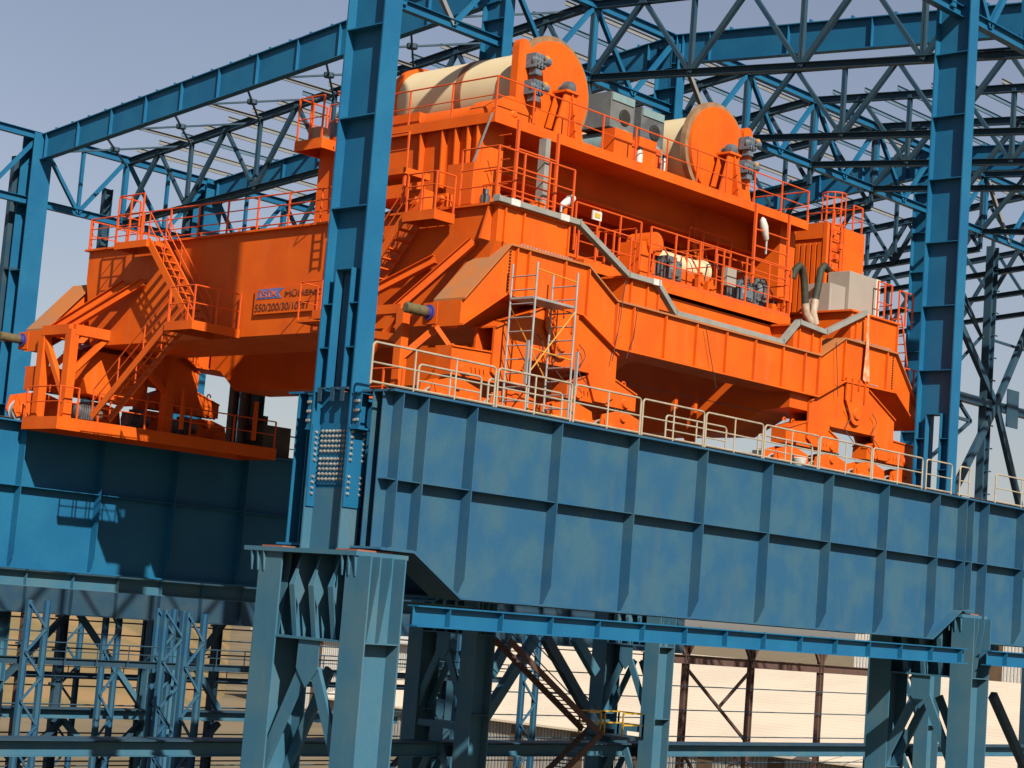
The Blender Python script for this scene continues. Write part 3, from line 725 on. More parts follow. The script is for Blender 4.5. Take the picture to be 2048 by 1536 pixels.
# small hanging balcony beside the sign
deck(41.05, 41.9, 46.85, 48.0, 26.95, CR, .08)
railing([(41.85, 47.95, 26.95), (41.1, 47.95, 26.95), (41.1, 46.9, 26.95)], CR, 1.25, 1.0, r=.022)
MB().tube([(41.7, 47.2, 30.3), (41.7, 47.3, 25.6)], .035, 6).build('pipe', ORRL, CR)
# raking braces from the carriage noses to girder A
for ya, yb in ((42.6, 46.4), (41.0, 43.2)):
    b = MB(); b.ib((40.75, yb, 26.9), (41.85, ya, 28.75 if ya > 42 else 29.2), .28, .25); b.build('brace', ORAN, CR)
for ya, yb in ((58.6, 61.5), (57.5, 60.6)):
    b = MB(); b.ib((40.5, yb, 26.9), (41.85, ya, 28.9), .28, .25); b.build('brace', ORAN, CR)
railing([(41.88, 41.8, 30.37), (41.88, 40.25, 30.37), (45.4, 40.25, 30.37)], CR, 1.75, 1.2, mids=(.3, .62))
railing([(41.05, 45.9, 31.6), (41.05, 43.4, 31.6)], CR, 1.1, 1.3)
deck(41.1, 42.2, 43.5, 46.0, 31.6, CR, .2, ORAN, 'platform')
for y in (43.6, 44.6, 45.9): MB().bar((41.2, y, 30.4), (41.2, y, 31.5), .08, .08).build('access_post', ORRL, CR)
bx = MB()
for i in range(15): bx.tube([(41.0, 46.0, 30.6+i*.3), (41.0, 46.45, 30.6+i*.3)], .022, 5)
for y in (46.0, 46.45): bx.tube([(41.0, y, 30.5), (41.0, y, 34.9)], .03, 6)
bx.build('ladder', ORRL, CR)
for z in (32.4, 33.3, 34.2):
    MB().tube([(41.0+.0, 46.0, z), (40.7, 45.95, z), (40.45, 46.22, z), (40.7, 46.5, z), (41.0, 46.45, z)], .022, 5).build('ladder_hoop', ORRL, CR)
for x, y, z, sx_, sy, sz in ((42.3, 43.9, 30.4, .5, .7, .8), (42.6, 45.0, 30.4, .4, .5, .5), (42.1, 42.6, 30.4, .35, .4, .5), (42.2, 46.4, 30.4, .6, .9, 1.0), (42.9, 40.9, 30.4, .5, .4, .35), (44.4, 40.9, 30.4, .4, .3, .6)):
    b = MB(); b.box(x, x+sx_, y, y+sy, z, z+sz); b.lathe((x-.12, y+sy/2, z+sz*.6), (x+.2, y+sy/2, z+sz*.6), [(0, sz*.22), (.15, sz*.3)], 12); b.box(x-.05, x+sx_+.05, y-.05, y+sy+.05, z, z+.06)
    b.build('gear_case', ORAN, CR)
for x, y in ((43.6, 41.3), (42.4, 41.2), (57.2, 42.0)):
    b = MB(); b.lathe((x, y, 30.45), (x, y, 32), [(0, .14), (.3, .16), (.34, .1), (.5, .1)], 12); b.build('brake_thruster', MOTR, CR, True)
# ---- bogies
truck_c = (-4.15, -1.6, 1.05, 3.6)
def bogie(xc, y, sgn):
    e = MB()
    pl = [(-2.88, 26.55), (-.82, 27.5), (1.07, 27.48), (2.92, 26.55), (2.92, 25.2), (2.5, 24.95), (1.95, 24.95), (1.5, 25.78), (-1.4, 25.78), (-1.9, 24.95), (-2.5, 24.95), (-2.88, 25.2)]
    pp = [(xc+sgn*a, z) for a, z in pl]
    e.xz(pp, y-.42, y-.34); e.xz(pp, y+.34, y+.42)
    tp = [(xc+sgn*a, z) for a, z in pl[:4]]
    for a, b in zip(tp[:-1], tp[1:]):
        e.prism([(a[0], y-.5, a[1]), (b[0], y-.5, b[1]), (b[0], y-.5, b[1]+.05), (a[0], y-.5, a[1]+.05)], (0, 1.0, 0))
    e.xz([(xc+sgn*a, z) for a, z in [(-1.5, 25.79), (1.55, 25.79), (1.55, 25.84), (-1.5, 25.84)]], y-.5, y+.5)
    q = e.build('equalizer_beam', ORAN, CR)
    # pin plate: U shape hanging from the carriage
    u = MB(); pts = [(-.75, 27.75), (.75, 27.75), (.75, 26.9)]+[(.42*math.cos(a)*1.0+.0, 26.45+.42*math.sin(a)) for a in [-.15-i*(math.pi-.3)/8 for i in range(9)]]+[(-.75, 26.9)]
    u.xz([(xc+a, z) for a, z in pts], y-.56, y-.5)
    MB().xz([(xc+a, z) for a, z in pts], y+.48, y+.54).build('pin_plate', ORAN, q)
    for a in (-.45, .0, .42): u.box(xc+a-.02, xc+a+.02, y-.64, y-.565, 26.9 if a else 27.35, 27.75)
    u.lathe((xc, y-.64, 26.45), (xc, y, 26.45), [(0, .2), (.07, .24)], 16)
    u.build('pin_plate', ORAN, q)
    for poly, ey, pn in (([(-4.55, 24.9), (-4.55, 25.72), (-2.3, 25.8), (-1.25, 25.35), (-1.2, 24.9)], (-4.2, -3.0), (-4.0, -1.75)),
                         ([(.7, 24.9), (.7, 25.35), (1.9, 25.82), (2.95, 25.78), (4.15, 25.42), (4.15, 24.9)], (3.3, 3.85), (1.2, 3.6))):
        s = MB(); s.xz([(xc+sgn*a, z) for a, z in poly], y-.32, y+.32)
        top = poly[1:-1]
        for a, b in zip(top[:-1], top[1:]):
            s.prism([(xc+sgn*a[0], y-.37, a[1]+.002), (xc+sgn*b[0], y-.37, b[1]+.002), (xc+sgn*b[0], y-.37, b[1]+.05), (xc+sgn*a[0], y-.37, a[1]+.05)], (0, .74, 0))
        for a in ey: s.tube([(xc+sgn*a+.09*math.cos(k), y, 25.72+.13*math.sin(k)) for k in [i*math.pi/6 for i in range(7)]], .03, 5)
        for a in pn: s.lathe((xc+sgn*a, y-.4, 25.1), (xc+sgn*a, y, 25.1), [(0, .15), (.09, .2)], 14)
        for k in range(4): s.tube([(xc+sgn*(pn[0]+.3+k*.18), y-.36, 25.25), (xc+sgn*(pn[0]+.34+k*.18), y-.36, 25.1)], .018, 4)
        s.build('secondary_beam', ORAN, q)
    for tc in truck_c:
        x = xc+sgn*tc; k = MB()
        k.xz([(x-1.12, 24.1), (x-1.0, 24.62), (x-.3, 24.8), (x+.3, 24.8), (x+1.0, 24.62), (x+1.12, 24.1), (x+.95, 23.82), (x+.45, 23.95), (x-.45, 23.95), (x-.95, 23.82)], y-.26, y-.2)
        k.xz([(x-1.12, 24.1), (x-1.0, 24.62), (x-.3, 24.8), (x+.3, 24.8), (x+1.0, 24.62), (x+1.12, 24.1), (x+.95, 23.82), (x+.45, 23.95), (x-.45, 23.95), (x-.95, 23.82)], y+.2, y+.26)
        k.box(x-.3, x+.3, y-.2, y+.2, 24.3, 24.78)
        k.lathe((x, y-.34, 24.62), (x, y, 24.62), [(0, .13), (.08, .17)], 14)
        for sg in (-1, 1):
            k.lathe((x+sg*.62, y-.36, 24.1), (x+sg*.62, y, 24.1), [(0, .2), (.03, .27), (.1, .27)], 16)
            k.box(x+sg*.62-.36, x+sg*.62+.36, y-.29, y-.262, 23.98, 24.2)
            k.prism([(x+sg*.62-.2, y-.3, 24.1), (x+sg*.62+.2, y-.3, 24.1), (x+sg*.95, y-.3, 24.5)], (0, .035, 0))
        tr = k.build('truck', ORAN, CR)
        for sg in (-1, 1):
            MB().lathe((x+sg*.62, y-.16, 24.05), (x+sg*.62, y+.2, 24.05), [(0, .44), (.04, .46), (.05, .42), (.27, .42), (.28, .46), (.32, .44)], 24).build('wheel', GALV, tr, True)
        s = MB()
        for j in range(6): s.box(x-.5+j*.17, x-.42+j*.17, y-.3, y-.25, 24.84, 24.89)
        s.build('bolt_rows', BLAC, tr)
for xc, sg in ((45.05, 1), (mir(45.05), -1)):
    bogie(xc, 40.55, sg)
    bogie(xc, 62.05, sg)
# travel motors beside the far trucks and near ones
for x, y in ((42.4, 60.9), (44.6, 60.9), (46.8, 60.8), (41.3, 41.6), (58.2, 41.6)):
    b = MB(); b.lathe((x-.55, y, 24.25), (x+.6, y, 24.25), [(0, .2), (.05, .27), (.75, .27), (.8, .2), (1.1, .2)], 16)
    for k in range(6): b.box(x-.45+k*.1, x-.42+k*.1, y-.3, y+.3, 23.98, 24.52)
    b.box(x-.2, x+.2, y-.2, y+.2, 24.45, 24.65); b.build('travel_motor', MOTR, CR, True)
# ---- cable tray along the near end
ty = 40.1
tz = [(41.75, 30.42), (42.35, 30.36), (44.95, 30.46), (45.5, 30.46), (48.15, 29.3), (49.55, 29.3), (50.3, 29.05), (50.95, 28.35), (57.3, 28.40), (57.95, 29.33), (58.4, 29.33), (59.9, 29.33), (60.4, 29.3), (62.45, 30.46), (62.8, 30.46)]
tz = [(41.75, 30.45), (45.55, 30.45), (48.15, 29.25), (49.7, 29.25), (50.75, 28.42), (57.0, 28.42), (57.95, 29.3), (59.7, 29.2), (62.4, 30.4)]
b = MB()
for a, c in zip(tz[:-1], tz[1:]):
    b.bar((a[0], ty, a[1]), (c[0], ty, c[1]), .22, .17)
    b.bar((a[0]-.02, ty-.02, a[1]), (a[0]+.02, ty-.02, a[1]), .27, .2)
b.build('cable_tray', TRAY, CR)
for x, z in ((42.3, 30.45), (44.6, 30.45), (49.4, 29.25)): MB().box(x, x+.4, ty-.13, ty+.13, z-.1, z+.1).build('tray_cover', WHIT, CR)
# rusty stain cloth hanging at the right end
b = MB(); b.prism([(62.2, Y0-.03, 30.3), (62.32, Y0-.03, 30.3), (62.4, Y0-.05, 29.0), (62.62, Y0-.012, 27.8), (62.5, Y0-.04, 27.72), (62.42, Y0-.012, 27.8), (62.3, Y0-.04, 27.7), (62.16, Y0-.012, 27.78), (62.2, Y0-.05, 29.0)], (0, -.012, 0))
tag(b.build('torn_sheet', mat('faded_plastic', (.55, .20, .085), (.62, .38, .24), None, 4, rough=.6, kc=.8)), 'torn faded plastic sheet hanging down the right end of the orange carriage', 'sheet')
# ---- far portal frame and walkway over the far runway
fx0, fx1, fy0, fy1, fz, fzt = 38.6, 45.0, 59.6, 61.3, 23.72, 27.05
def fb(p, q, s=.3, par=CR, nm='frame_member'):
    s *= random.uniform(.93, 1.07); return MB().bar(p, q, s, s, None).build(nm, ORAN, par)
fx0 = 40.5
for p, q in (((fx0, fy0, fz), (fx0, fy0, fzt)), ((fx0, fy1, fz), (fx0, fy1, fzt)), ((fx1, fy0, fz), (fx1, fy0, fzt)), ((fx1, fy1, fz), (fx1, fy1, fzt)),
             ((fx0, fy0, fzt), (fx1, fy0, fzt)), ((fx0, fy0, fzt), (fx0, fy1, fzt)), ((fx0, fy1, fzt), (fx1, fy1, fzt))): fb(p, q, .36)
for p, q in (((fx0, fy1, fzt-.2), (fx0, fy0, fz+.7)), ((fx0+.1, fy0, 25.5), (42.0, fy0, fzt-.1)), ((fx1-.1, fy0, 25.3), (42.7, fy0, fzt-.1)), ((fx0, fy1, 25.3), (41.9, fy0+1.2, fzt))): fb(p, q, .2, CR, 'frame_brace')
fd = deck(39.75, 50.0, 58.9, 61.1, 23.78, CR, .45, ORAN, 'walkway')
railing([(39.8, 61.0, 23.78), (39.8, 58.95, 23.78), (40.6, 58.95, 23.78)], CR, 1.1, 1.4, mids=(.5,))
railing([(41.5, 58.95, 23.78), (49.9, 58.95, 23.78)], CR, 1.05, 1.9, mids=(.5,))
for x in (44.7, 48.2):
    fb((x, 58.2, 23.9), (x, 58.2, 25.4), .12, CR, 'post')
for x, z in ((43.0, 26.6),):
    b = MB(); b.xz([(x-1.2, 24.9), (x-1.4, 25.4), (x-1.0, 26.5), (x+1.0, 26.5), (x+1.4, 25.4), (x+1.0, 24.7)], 60.2, 61.0); b.build('gearbox', ORAN, CR)
# near portal frame at the left end (in front of the near carriage, behind the front column)
for p, q, s in (((40.3, 42.2, 24.0), (40.3, 42.2, 26.9), .3), ((40.3, 42.2, 26.9), (40.3, 46.2, 26.9), .3), ((40.3, 42.2, 26.0), (40.3, 45.0, 26.4), .22), ((40.3, 42.3, 25.3), (40.9, 41.3, 26.4), .2), ((40.3, 44.6, 24.0), (40.3, 44.6, 26.9), .25), ((40.3, 42.4, 26.8), (40.3, 44.4, 24.6), .16)):
    fb(p, q, s)
deck(39.9, 42.0, 41.6, 43.4, 23.95, CR, .2, ORAN, 'walkway')
railing([(39.95, 41.65, 23.95), (39.95, 43.3, 23.95)], CR, 1.1, .8)
fb((40.55, 41.0, 26.35), (41.3, 40.2, 25.0), .14, CR, 'frame_brace')
for pts in ([(47.9, 39.93, 29.0), (47.75, 39.93, 27.6), (47.5, 39.93, 26.3)], [(48.6, 39.93, 28.2), (48.5, 39.93, 27.2), (48.2, 39.93, 26.5)], [(52.3, 39.93, 28.2), (52.6, 39.93, 27.4), (53.1, 39.93, 26.2)], [(60.2, 39.9, 28.9), (60.4, 39.9, 27.6), (60.5, 39.9, 26.9)]):
    MB().tube(pts, .014, 5).build('loose_cable', BLAC, CR)
for xo in (43.9, 44.7, 45.9, 63.0, 61.2):
    MB().tube([(xo+.25*math.sin(k*.9)+k*.03, 39.98-.02*k, 26.6-k*.16) for k in range(9)], .016, 5).build('loose_cable', RUST, CR)
MB().tube([(47.0, 41.0, 25.9), (58, 41.0, 25.95)], .015, 5).build('loose_cable', RUST, CR)
# dark red posts of the hanging access frame under the carriage
for x in (56.3, 57.5):
    fb((x, 44.2, 23.6), (x, 44.2, 26.8), .16, CR, 'hanger_post')
fb((56.3, 44.2, 25.9), (57.9, 44.2, 24.2), .14, CR, 'hanger_post')
# ---- lower winch deck between girders B and C
d4 = deck(47.0, 58.75, 41.0, 46.5, 29.62, CR, .34, ORAN, 'winch_deck')
b = MB(); b.box(49.9, 58.2, 41.2, 46.3, 28.7, 29.2); b.build('winch_frame', ORAN, CR)
railing([(50.4, 41.05, 29.62), (58.7, 41.05, 29.62)], CR, 1.75, 1.35, mids=(.35, .68), toe=True)
railing([(47.1, 41.4, 29.62), (49.8, 41.4, 29.62)], CR, 1.3, .9, mids=(.5,))
railing([(50.45, 41.75, 29.62), (50.45, 45.8, 29.62)], CR, 1.75, 1.6, mids=(.5,))
railing([(54.8, 41.6, 30.2), (54.8, 45.5, 30.2)], CR, 1.3, 1.3, mids=(.5,))
railing([(58.72, 41.3, 29.62), (58.72, 45.6, 29.62)], CR, 1.2, 1.1, mids=(.33, .66))
wb_ = MB(); wb_.box(51.1, 51.9, 42.0, 43.0, 29.62, 31.1); wb_.lathe((51.75, 41.9, 31.1), (51.75, 43, 31.1), [(0, .42), (1.0, .42)], 20)
wb_.box(52.9, 55.6, 41.9, 43.4, 29.62, 30.45); wb_.box(47.6, 50.6, 43.2, 44.3, 29.62, 30.3)
wb_.build('winch_housing', ORAN, CR)
MB().lathe((52.3, 43.3, 30.95), (56.2, 43.3, 30.95), [(0, .5), (.1, .5), (.12, .42), (3.7, .42), (3.72, .5), (3.9, .5)], 28).build('winch_drum', CREM, CR, True)
for x, z, mm in ((52.35, 30.05, MOTR), (56.6, 29.95, MOTB), (57.6, 30.2, MOTR)):
    b = MB(); b.box(x-.3, x+.25, 41.6, 42.3, z-.4, z+.7); b.lathe((x, 41.35, z+.2), (x, 42.4, z+.2), [(0, .22), (.1, .3), (.9, .3), (1.0, .2)], 14)
    for k in range(5): b.box(x-.35, x+.35, 41.45+k*.16, 41.5+k*.16, z-.15, z+.55)
    b.build('winch_motor', mm, CR)
random.seed(5)
for i in range(16):
    x = 51.0+i*.48+random.uniform(-.1, .1); y = random.choice((41.5, 42.4, 43.6)); h = random.uniform(.25, .8); s_ = random.uniform(.18, .4)
    b = MB(); b.box(x, x+s_, y, y+s_, 29.63, 29.63+h); b.lathe((x+s_/2, y-.08, 29.63+h*.6), (x+s_/2, y+.1, 29.63+h*.6), [(0, s_*.3), (.1, s_*.36)], 12)
    b.box(x+s_*.2, x+s_*.8, y+.02, y+s_*.8, 29.64+h, 29.7+h); b.build('gear_case', random.choice((ORAN, ORAN, ORRL, MOTR, GREY)), CR)
for i in range(5):
    x = 51.6+i*1.5; MB().tube([(x, 42.0, 29.7), (x, 41.8, 30.9), (x+.5, 41.8, 31.0), (x+.9, 41.7, 30.5), (x+1.2, 41.7, 29.7)], .03, 6).build('pipe', random.choice((ORRL, RUST, BLAC)), CR)
railing([(56.2, 42.6, 29.62), (58.5, 42.6, 29.62)], CR, 2.0, .8, mids=(.3, .6))
railing([(55.6, 43.5, 31.6), (58.2, 43.5, 31.6)], CR, 1.0, .9)
stair((57.9, 43.9, 29.7), (56.4, 43.9, 32.2), .6, CR, (0, 1, 0), ns=8)
b = MB(); b.box(55.2, 55.75, 41.35, 41.6, 30.25, 30.9); b.build('control_box', GREY, CR)
b = MB(); b.box(56.1, 57.0, 41.5, 42.3, 29.63, 29.8); b.box(52.5, 53.3, 41.4, 42, 29.63, 29.75); b.build('brake_base', PADR, CR)
# grey duct up the trolley side, lamps
def lamp(p, q, lab=None):
    p = V(p); q = V(q); b = MB(); b.tube([p-V((0, 0, .5)), p], .04, 6); o = b.build('floodlight', GALV, CR)
    d = q-p; MB().lathe(p, q, [(0, .05), (.06, .1), (d.length*.6, .155), (d.length*.9, .11), (d.length, .03)], 14).build('lamp_head', WHIT, o, True)
lamp((45.15, 40.5, 30.95), (45.75, 40.5, 31.35))
lamp((57.1, 41.1, 32.2), (56.75, 41.1, 33.0))
MB().box(45.3, 45.45, 40.5, 40.65, 30.4, 30.95).build('lamp_post', ORAN, CR)
b = MB(); b.box(47.65, 48.1, 41.32, 41.37, 31.1, 31.4); b.k = 1; b.box(47.75, 48.0, 41.30, 41.318, 31.18, 31.33); b.build('warning_plate', [WHIT, YELL], CR)
railing([(47.0, 41.5, 30.0), (48.2, 41.5, 30.0), (50.4, 41.5, 30.0)], CR, 1.55, 1.0, mids=(.55,))
# hoses at the right
def hose(pts, r, m, nm='hose'): return MB().tube(pts, r, 10).build(nm, m, CR, True)
def arc(p, q, h, n=14): return [lerp(p, q, i/n)+V((0, 0, h*(1-(2*i/n-1)**2))) for i in range(n+1)]
hose([(59.15, 41.3, 31.2), (59.2, 41.2, 31.55), (59.35, 41.15, 31.7), (59.55, 41.15, 31.6), (59.7, 41.15, 31.2), (59.8, 41.15, 30.7), (59.85, 41.15, 30.35)], .14, HOSE)
WRAP = mat('plastic_wrap', (.62, .50, .38), (.5, .36, .25), None, 6, rough=.5)
hose([(59.85, 41.15, 30.36), (59.95, 41.15, 30.0), (60.3, 41.15, 29.7)], .15, WRAP)
hose([(61.3, 41.2, 31.9), (61.0, 41.15, 32.0), (60.75, 41.15, 31.8), (60.65, 41.15, 31.2), (60.5, 41.15, 30.6)], .14, HOSE)
hose([(60.5, 41.15, 30.6), (60.4, 41.15, 30.1), (60.6, 41.15, 29.7)], .15, WRAP)
# junction boxes and small boxes on lower deck
b = MB()
for x, y, z, s in ((43.2, 41.9, 30.4, .5), (44.2, 41.9, 30.4, .6), (44.9, 41.7, 30.4, .4), (46.2, 42, 29.3, .5), (58.0, 42.2, 29.7, .6), (58.4, 41.6, 29.7, .4), (63.0, 42, 30.4, .4)):
    MB().box(x, x+s, y, y+s*.7, z, z+s*1.1).build('gear_case', ORAN, CR)
# right end ladder
b = MB()
for y in (40.35, 40.8): b.tube([(65.3, y, 30.8), (66.4, y, 27.3)], .04, 6)
for k in range(11):
    q = lerp((65.3, 0, 30.8), (66.4, 0, 27.3), (k+.5)/11); b.tube([(q.x, 40.35, q.z), (q.x, 40.8, q.z)], .025, 5)
b.build('ladder', ORRL, CR)
railing([(65.0, 40.3, 30.4), (66.0, 40.3, 30.4)], CR, 1.3, .5)
deck(65.3, 66.9, 40.1, 41.2, 27.5, CR, .25); railing([(65.4, 40.15, 27.5), (66.8, 40.15, 27.5)], CR, 1.2, .7)
# ---- electrical house (corrugated) and grey cabinets
hx0, hx1, hy0, hy1, hz0, hz1 = 62.75, 65.35, 42.3, 45.0, 30.45, 34.1
EH = thing('electrical_house', (64, 43.7, hz0), 'orange corrugated steel cabin standing on the right end of the crane', 'cabin')
b = MB(); b.box(hx0, hx1, hy0, hy1, hz0, hz1); b.build('shell', ORAN, EH)
b = MB(); n = 9
for i in range(n):
    y = hy0+.2+i*(hy1-hy0-.4)/n; b.yz([(y, hz0+.1), (y, hz1-.75), (y+.17, hz1-.75), (y+.17, hz0+.1)], hx0-.07, hx0-.002)
b.yz([(hy0, hz1-.6), (hy0, hz1+.02), (hy1, hz1+.02), (hy1, hz1-.6)], hx0-.09, hx0-.003)
b.box(hx0-.1, hx0-.003, hy0-.06, hy0+.12, hz0, hz1+.04); b.build('corrugation', ORAN, EH)
b = MB(); b.box(hx0+1.1, hx1-.02, hy0-.05, hy0-.004, hz0+.1, hz1+.0); b.build('front_panel', ORAN, EH)
b = MB()
for i in range(9): b.tube([(hx0+.15, hy0-.1, hz0+.4+i*.38), (hx0+.85, hy0-.1, hz0+.4+i*.38)], .025, 5)
for x in (hx0+.15, hx0+.85): b.tube([(x, hy0-.1, hz0), (x, hy0-.1, hz1+.1)], .035, 5)
for i in range(7): b.box(hx0+.2+.25*(i % 3), hx0+.4+.25*(i % 3), hy0-.16, hy0-.005, hz0+.5+i*.45, hz0+.7+i*.45)
b.build('ladder', ORRL, EH)
cg = MB(); cc = V((hx0+1.1, hy0+.5, hz1))
for h in (.1, .75, 1.4): cg.tube([cc+V((.48*math.cos(a), .48*math.sin(a), h)) for a in [i*math.pi/10 for i in range(20)]], .03, 5, True)
for i in range(10):
    a = i*math.pi/5; cg.tube([cc+V((.48*math.cos(a), .48*math.sin(a), 0)), cc+V((.48*math.cos(a), .48*math.sin(a), 1.4))], .022, 5)
cg.build('cage', ORRL, EH)
railing([(hx0+1.9, hy0+.1, hz1), (hx1-.05, hy0+.1, hz1), (hx1-.05, hy1, hz1)], EH, 1.1, 1.2)
for x0, x1, y0, z1, lab in ((61.72, 62.8, 41.35, 31.5, 'smaller and lower of the two grey electrical cabinets below the orange cabin'), (62.83, 65.0, 41.2, 32.15, 'larger grey electrical cabinet in front of the orange cabin')):
    b = MB(); b.box(x0, x1, y0, y0+1.0, 30.4, z1); b.k = 1; b.box(x1-.28, x1+.003, y0-.012, y0+1.01, 30.42, z1+.01) if x1 > 64 else b.box(x0+.1, x0+.11, y0-.01, y0, 30.6, z1-.2)
    tag(b.build('electrical_cabinet', [GREY, WHIT], bev=.015), lab, 'cabinet')
railing([(64.4, 40.9, 30.4), (65.4, 40.9, 30.4), (65.4, 41.6, 30.4)], CR, 1.6, .6)

# ------------------------------------------------------------------ main trolley
TR = thing('crane_trolley', (52.1, 46, 30.5), 'orange hoisting trolley with two cream rope drums on top of the crane', 'trolley')
tx0, tx1, ty0, ty1, tzd = 43.38, 60.9, 42.0, 49.9, 33.72
b = MB(); b.box(tx0, tx1, ty0, ty1, tzd-.06, tzd); b.build('deck', ORAN, TR)
b = MB(); b.box(tx0, tx1, ty0-.04, ty0-.002, tzd-.3, tzd+.03); b.box(tx0-.04, tx0-.002, ty0-.04, ty1, tzd-.3, tzd+.03); b.box(tx1+.002, tx1+.04, ty0-.04, ty1, tzd-.3, tzd+.03)
for x in (45.6, 47.9, 50.2, 52.6, 55, 57.4, 59.6): b.box(x, x+.015, ty0-.047, ty0-.041, tzd-.3, tzd+.03)
b.build('fascia', ORAN, TR)
b = MB(); b.box(44.65, 61.2, 44.2, 45.6, 32.55, tzd-.06); b.box(44.62, 61.3, 43.95, 45.7, 32.49, 32.55); b.build('cross_beam', ORAN, TR)
MB().box(44.65, 60.15, 48.2, 49.8, 31.9, tzd-.06).build('cross_beam', ORAN, TR)
for xx in (43.6, 60.2):
    b = MB(); b.yz([(42.7, tzd-.06), (50.5, tzd-.06), (50.5, 30.7), (48.8, 30.7), (48.4, 31.4), (44.9, 31.4), (44.5, 30.7), (42.7, 30.7)], xx, xx+1.0)
    b.build('end_truck', ORAN, TR)
for y in (42.72, 43.15, 43.7, 44.3, 45.3, 47.4, 49.4):
    MB().prism([(43.598, y, tzd-.06), (43.36, y, tzd-.06), (43.42, y, 31.5), (43.42, y, 30.72 if y < 44.5 else 31.45), (43.598, y, 30.72 if y < 44.5 else 31.45)], (0, .05, 0)).build('stiffener', ORAN, TR)
b = MB(); b.box(43.05, 43.55, 42.45, 43.6, 30.75, 32.1); b.build('wheel_box', ORAN, TR)
for y in (43.6, 49.4):
    for x in (44.1, 60.7): MB().lathe((x-.25, y, 30.72), (x+.25, y, 30.72), [(0, .42), (.08, .42), (.09, .36), (.41, .36), (.42, .42), (.5, .42)], 20).build('wheel', MOTR, TR, True)
railing([(tx0, ty1, tzd), (tx0, ty0, tzd), (tx1, ty0, tzd), (tx1, 44.6, tzd)], TR, 1.2, 1.8, mids=(.5,), r=.026)
deck(42.6, 44.0, 49.3, 50.7, 33.55, TR, .35, ORAN, 'end_platform'); railing([(43.9, 50.65, 33.55), (42.65, 50.65, 33.55), (42.65, 49.4, 33.55)], TR, 1.5, .8)
b = MB(); b.box(42.75, 43.2, 49.6, 50.1, 33.55, 34.0); b.build('junction_box', CORD, TR)
def drum(xc, sgn):
    zc, R = 35.62, 1.72
    y = 43.2
    f = MB(); f.lathe((xc, y+.13, zc), (xc, y+2, zc), [(0, 1.86), (.24, 1.86)], 56); rim = f.build('drum_flange', DRIM, TR, True)
    d = MB(); d.lathe((xc, y, zc), (xc, y+1, zc), [(0, 1.66), (.12, 1.68)], 56); d.build('flange_cover', ORAN, rim, True)
    d = MB(); L = 5.8
    pr = [(0, 1.3), (.1, 1.42)]; k = .1
    while k < L-.2: pr += [(k+.05, 1.424), (k+.1, 1.42)]; k += .1
    d.lathe((xc, y+.45, zc), (xc, y+9, zc), pr+[(L, 1.42)], 56); dr = d.build('rope_drum', CREM, TR, True)
    MB().lathe((xc, y+3.1, zc), (xc, y+9, zc), [(0, 1.452), (.3, 1.452)], 56).build('drum_band', BRWN, dr, True)
    MB().lathe((xc, y+6.25, zc), (xc, y+9, zc), [(0, 1.56), (.3, 1.56)], 56).build('end_ring', ORAN, dr, True)
    p = MB(); yp = 42.5
    p.xz([(xc-.75, tzd), (xc+.85, tzd), (xc+.28, zc-.15), (xc-.25, zc-.15)], yp, yp+.08)
    p.xz([(xc-.75, tzd), (xc+.85, tzd), (xc+.28, zc-.15), (xc-.25, zc-.15)], yp+.45, yp+.5)
    p.prism([(xc+.05, yp-.32, tzd), (xc+.11, yp-.32, tzd), (xc+.06, yp-.05, zc-.2), (xc, yp-.05, zc-.2)], (0, .34, 0))
    p.box(xc-.34, xc+.36, yp-.1, yp+.55, zc-.2, zc-.12); p.build('bearing_pedestal', ORAN, TR)
    MB().lathe((xc, yp-.2, zc), (xc, y, zc), [(0, .1), (.05, .2), (.3, .24), (.7, .2)] if False else [(.12, .08), (.16, .2), (.3, .25), (.45, .25), (.47, .14), (.7, .14)], 18).build('bearing', MOTR, TR, True)
    q = MB(); bx = xc+sgn*1.72
    q.box(bx-.28, bx+.28, y-.05, y+.25, tzd, zc+1.05); q.lathe((bx, y-.046, zc+1.05), (bx, y+.25, zc+1.05), [(0, .276), (.29, .276)], 16)
    q.prism([(bx-.5, y-.06, tzd), (bx+.55, y-.06, tzd), (bx+.22, y-.06, tzd+1.0), (bx-.22, y-.06, tzd+1.0)], (0, .09, 0)); br = q.build('brake_bracket', ORAN, TR)
    for dz in (.55, -.35):
        cx = bx-sgn*-.28; o = V((bx-sgn*.32*-1*-1, y-.35, zc+dz)); r = MB()
        r.box(o.x-.24, o.x+.24, o.y-.15, o.y+.3, o.z-.2, o.z+.28); r.lathe(o+V((-.1, -.2, .05)), o+V((-.1, 0, .05)), [(0, .12), (.15, .2)], 12)
        r.lathe(o+V((.2, -.1, .1)), o+V((1, -.1, .1)), [(0, .15), (.25, .15)], 12)
        for kx in range(3):
            for kz in range(3): r.box(o.x-.2+kx*.16, o.x-.12+kx*.16, o.y-.22, o.y-.151, o.z-.15+kz*.14, o.z-.07+kz*.14)
        r.box(o.x-.15, o.x+.15, o.y-.1, o.y+.2, o.z-.42, o.z-.2); r.build('brake_motor', MOTB, br)
        MB().lathe(o+V((.28, -.12, .16)), o+V((.28, -1, .16)), [(0, .12), (.1, .12)], 12).build('brake_cap', YELB, br)
drum(47.45, -1); drum(56.65, 1)
b = MB(); hp = [(44.55+.84*math.cos(a), 33.73+.8*math.sin(a)) for a in [math.pi*i/16 for i in range(17)]]; b.xz(hp, 42.3, 43.6); b.xz([(44.55+(x-44.55)*1.06, 33.725+(z-33.73)*1.06) for x, z in hp], 42.36, 42.44); b.lathe((44.55, 42.24, 34.0), (44.55, 42.5, 34.0), [(0, .1), (.05, .16), (.1, .16)], 12)
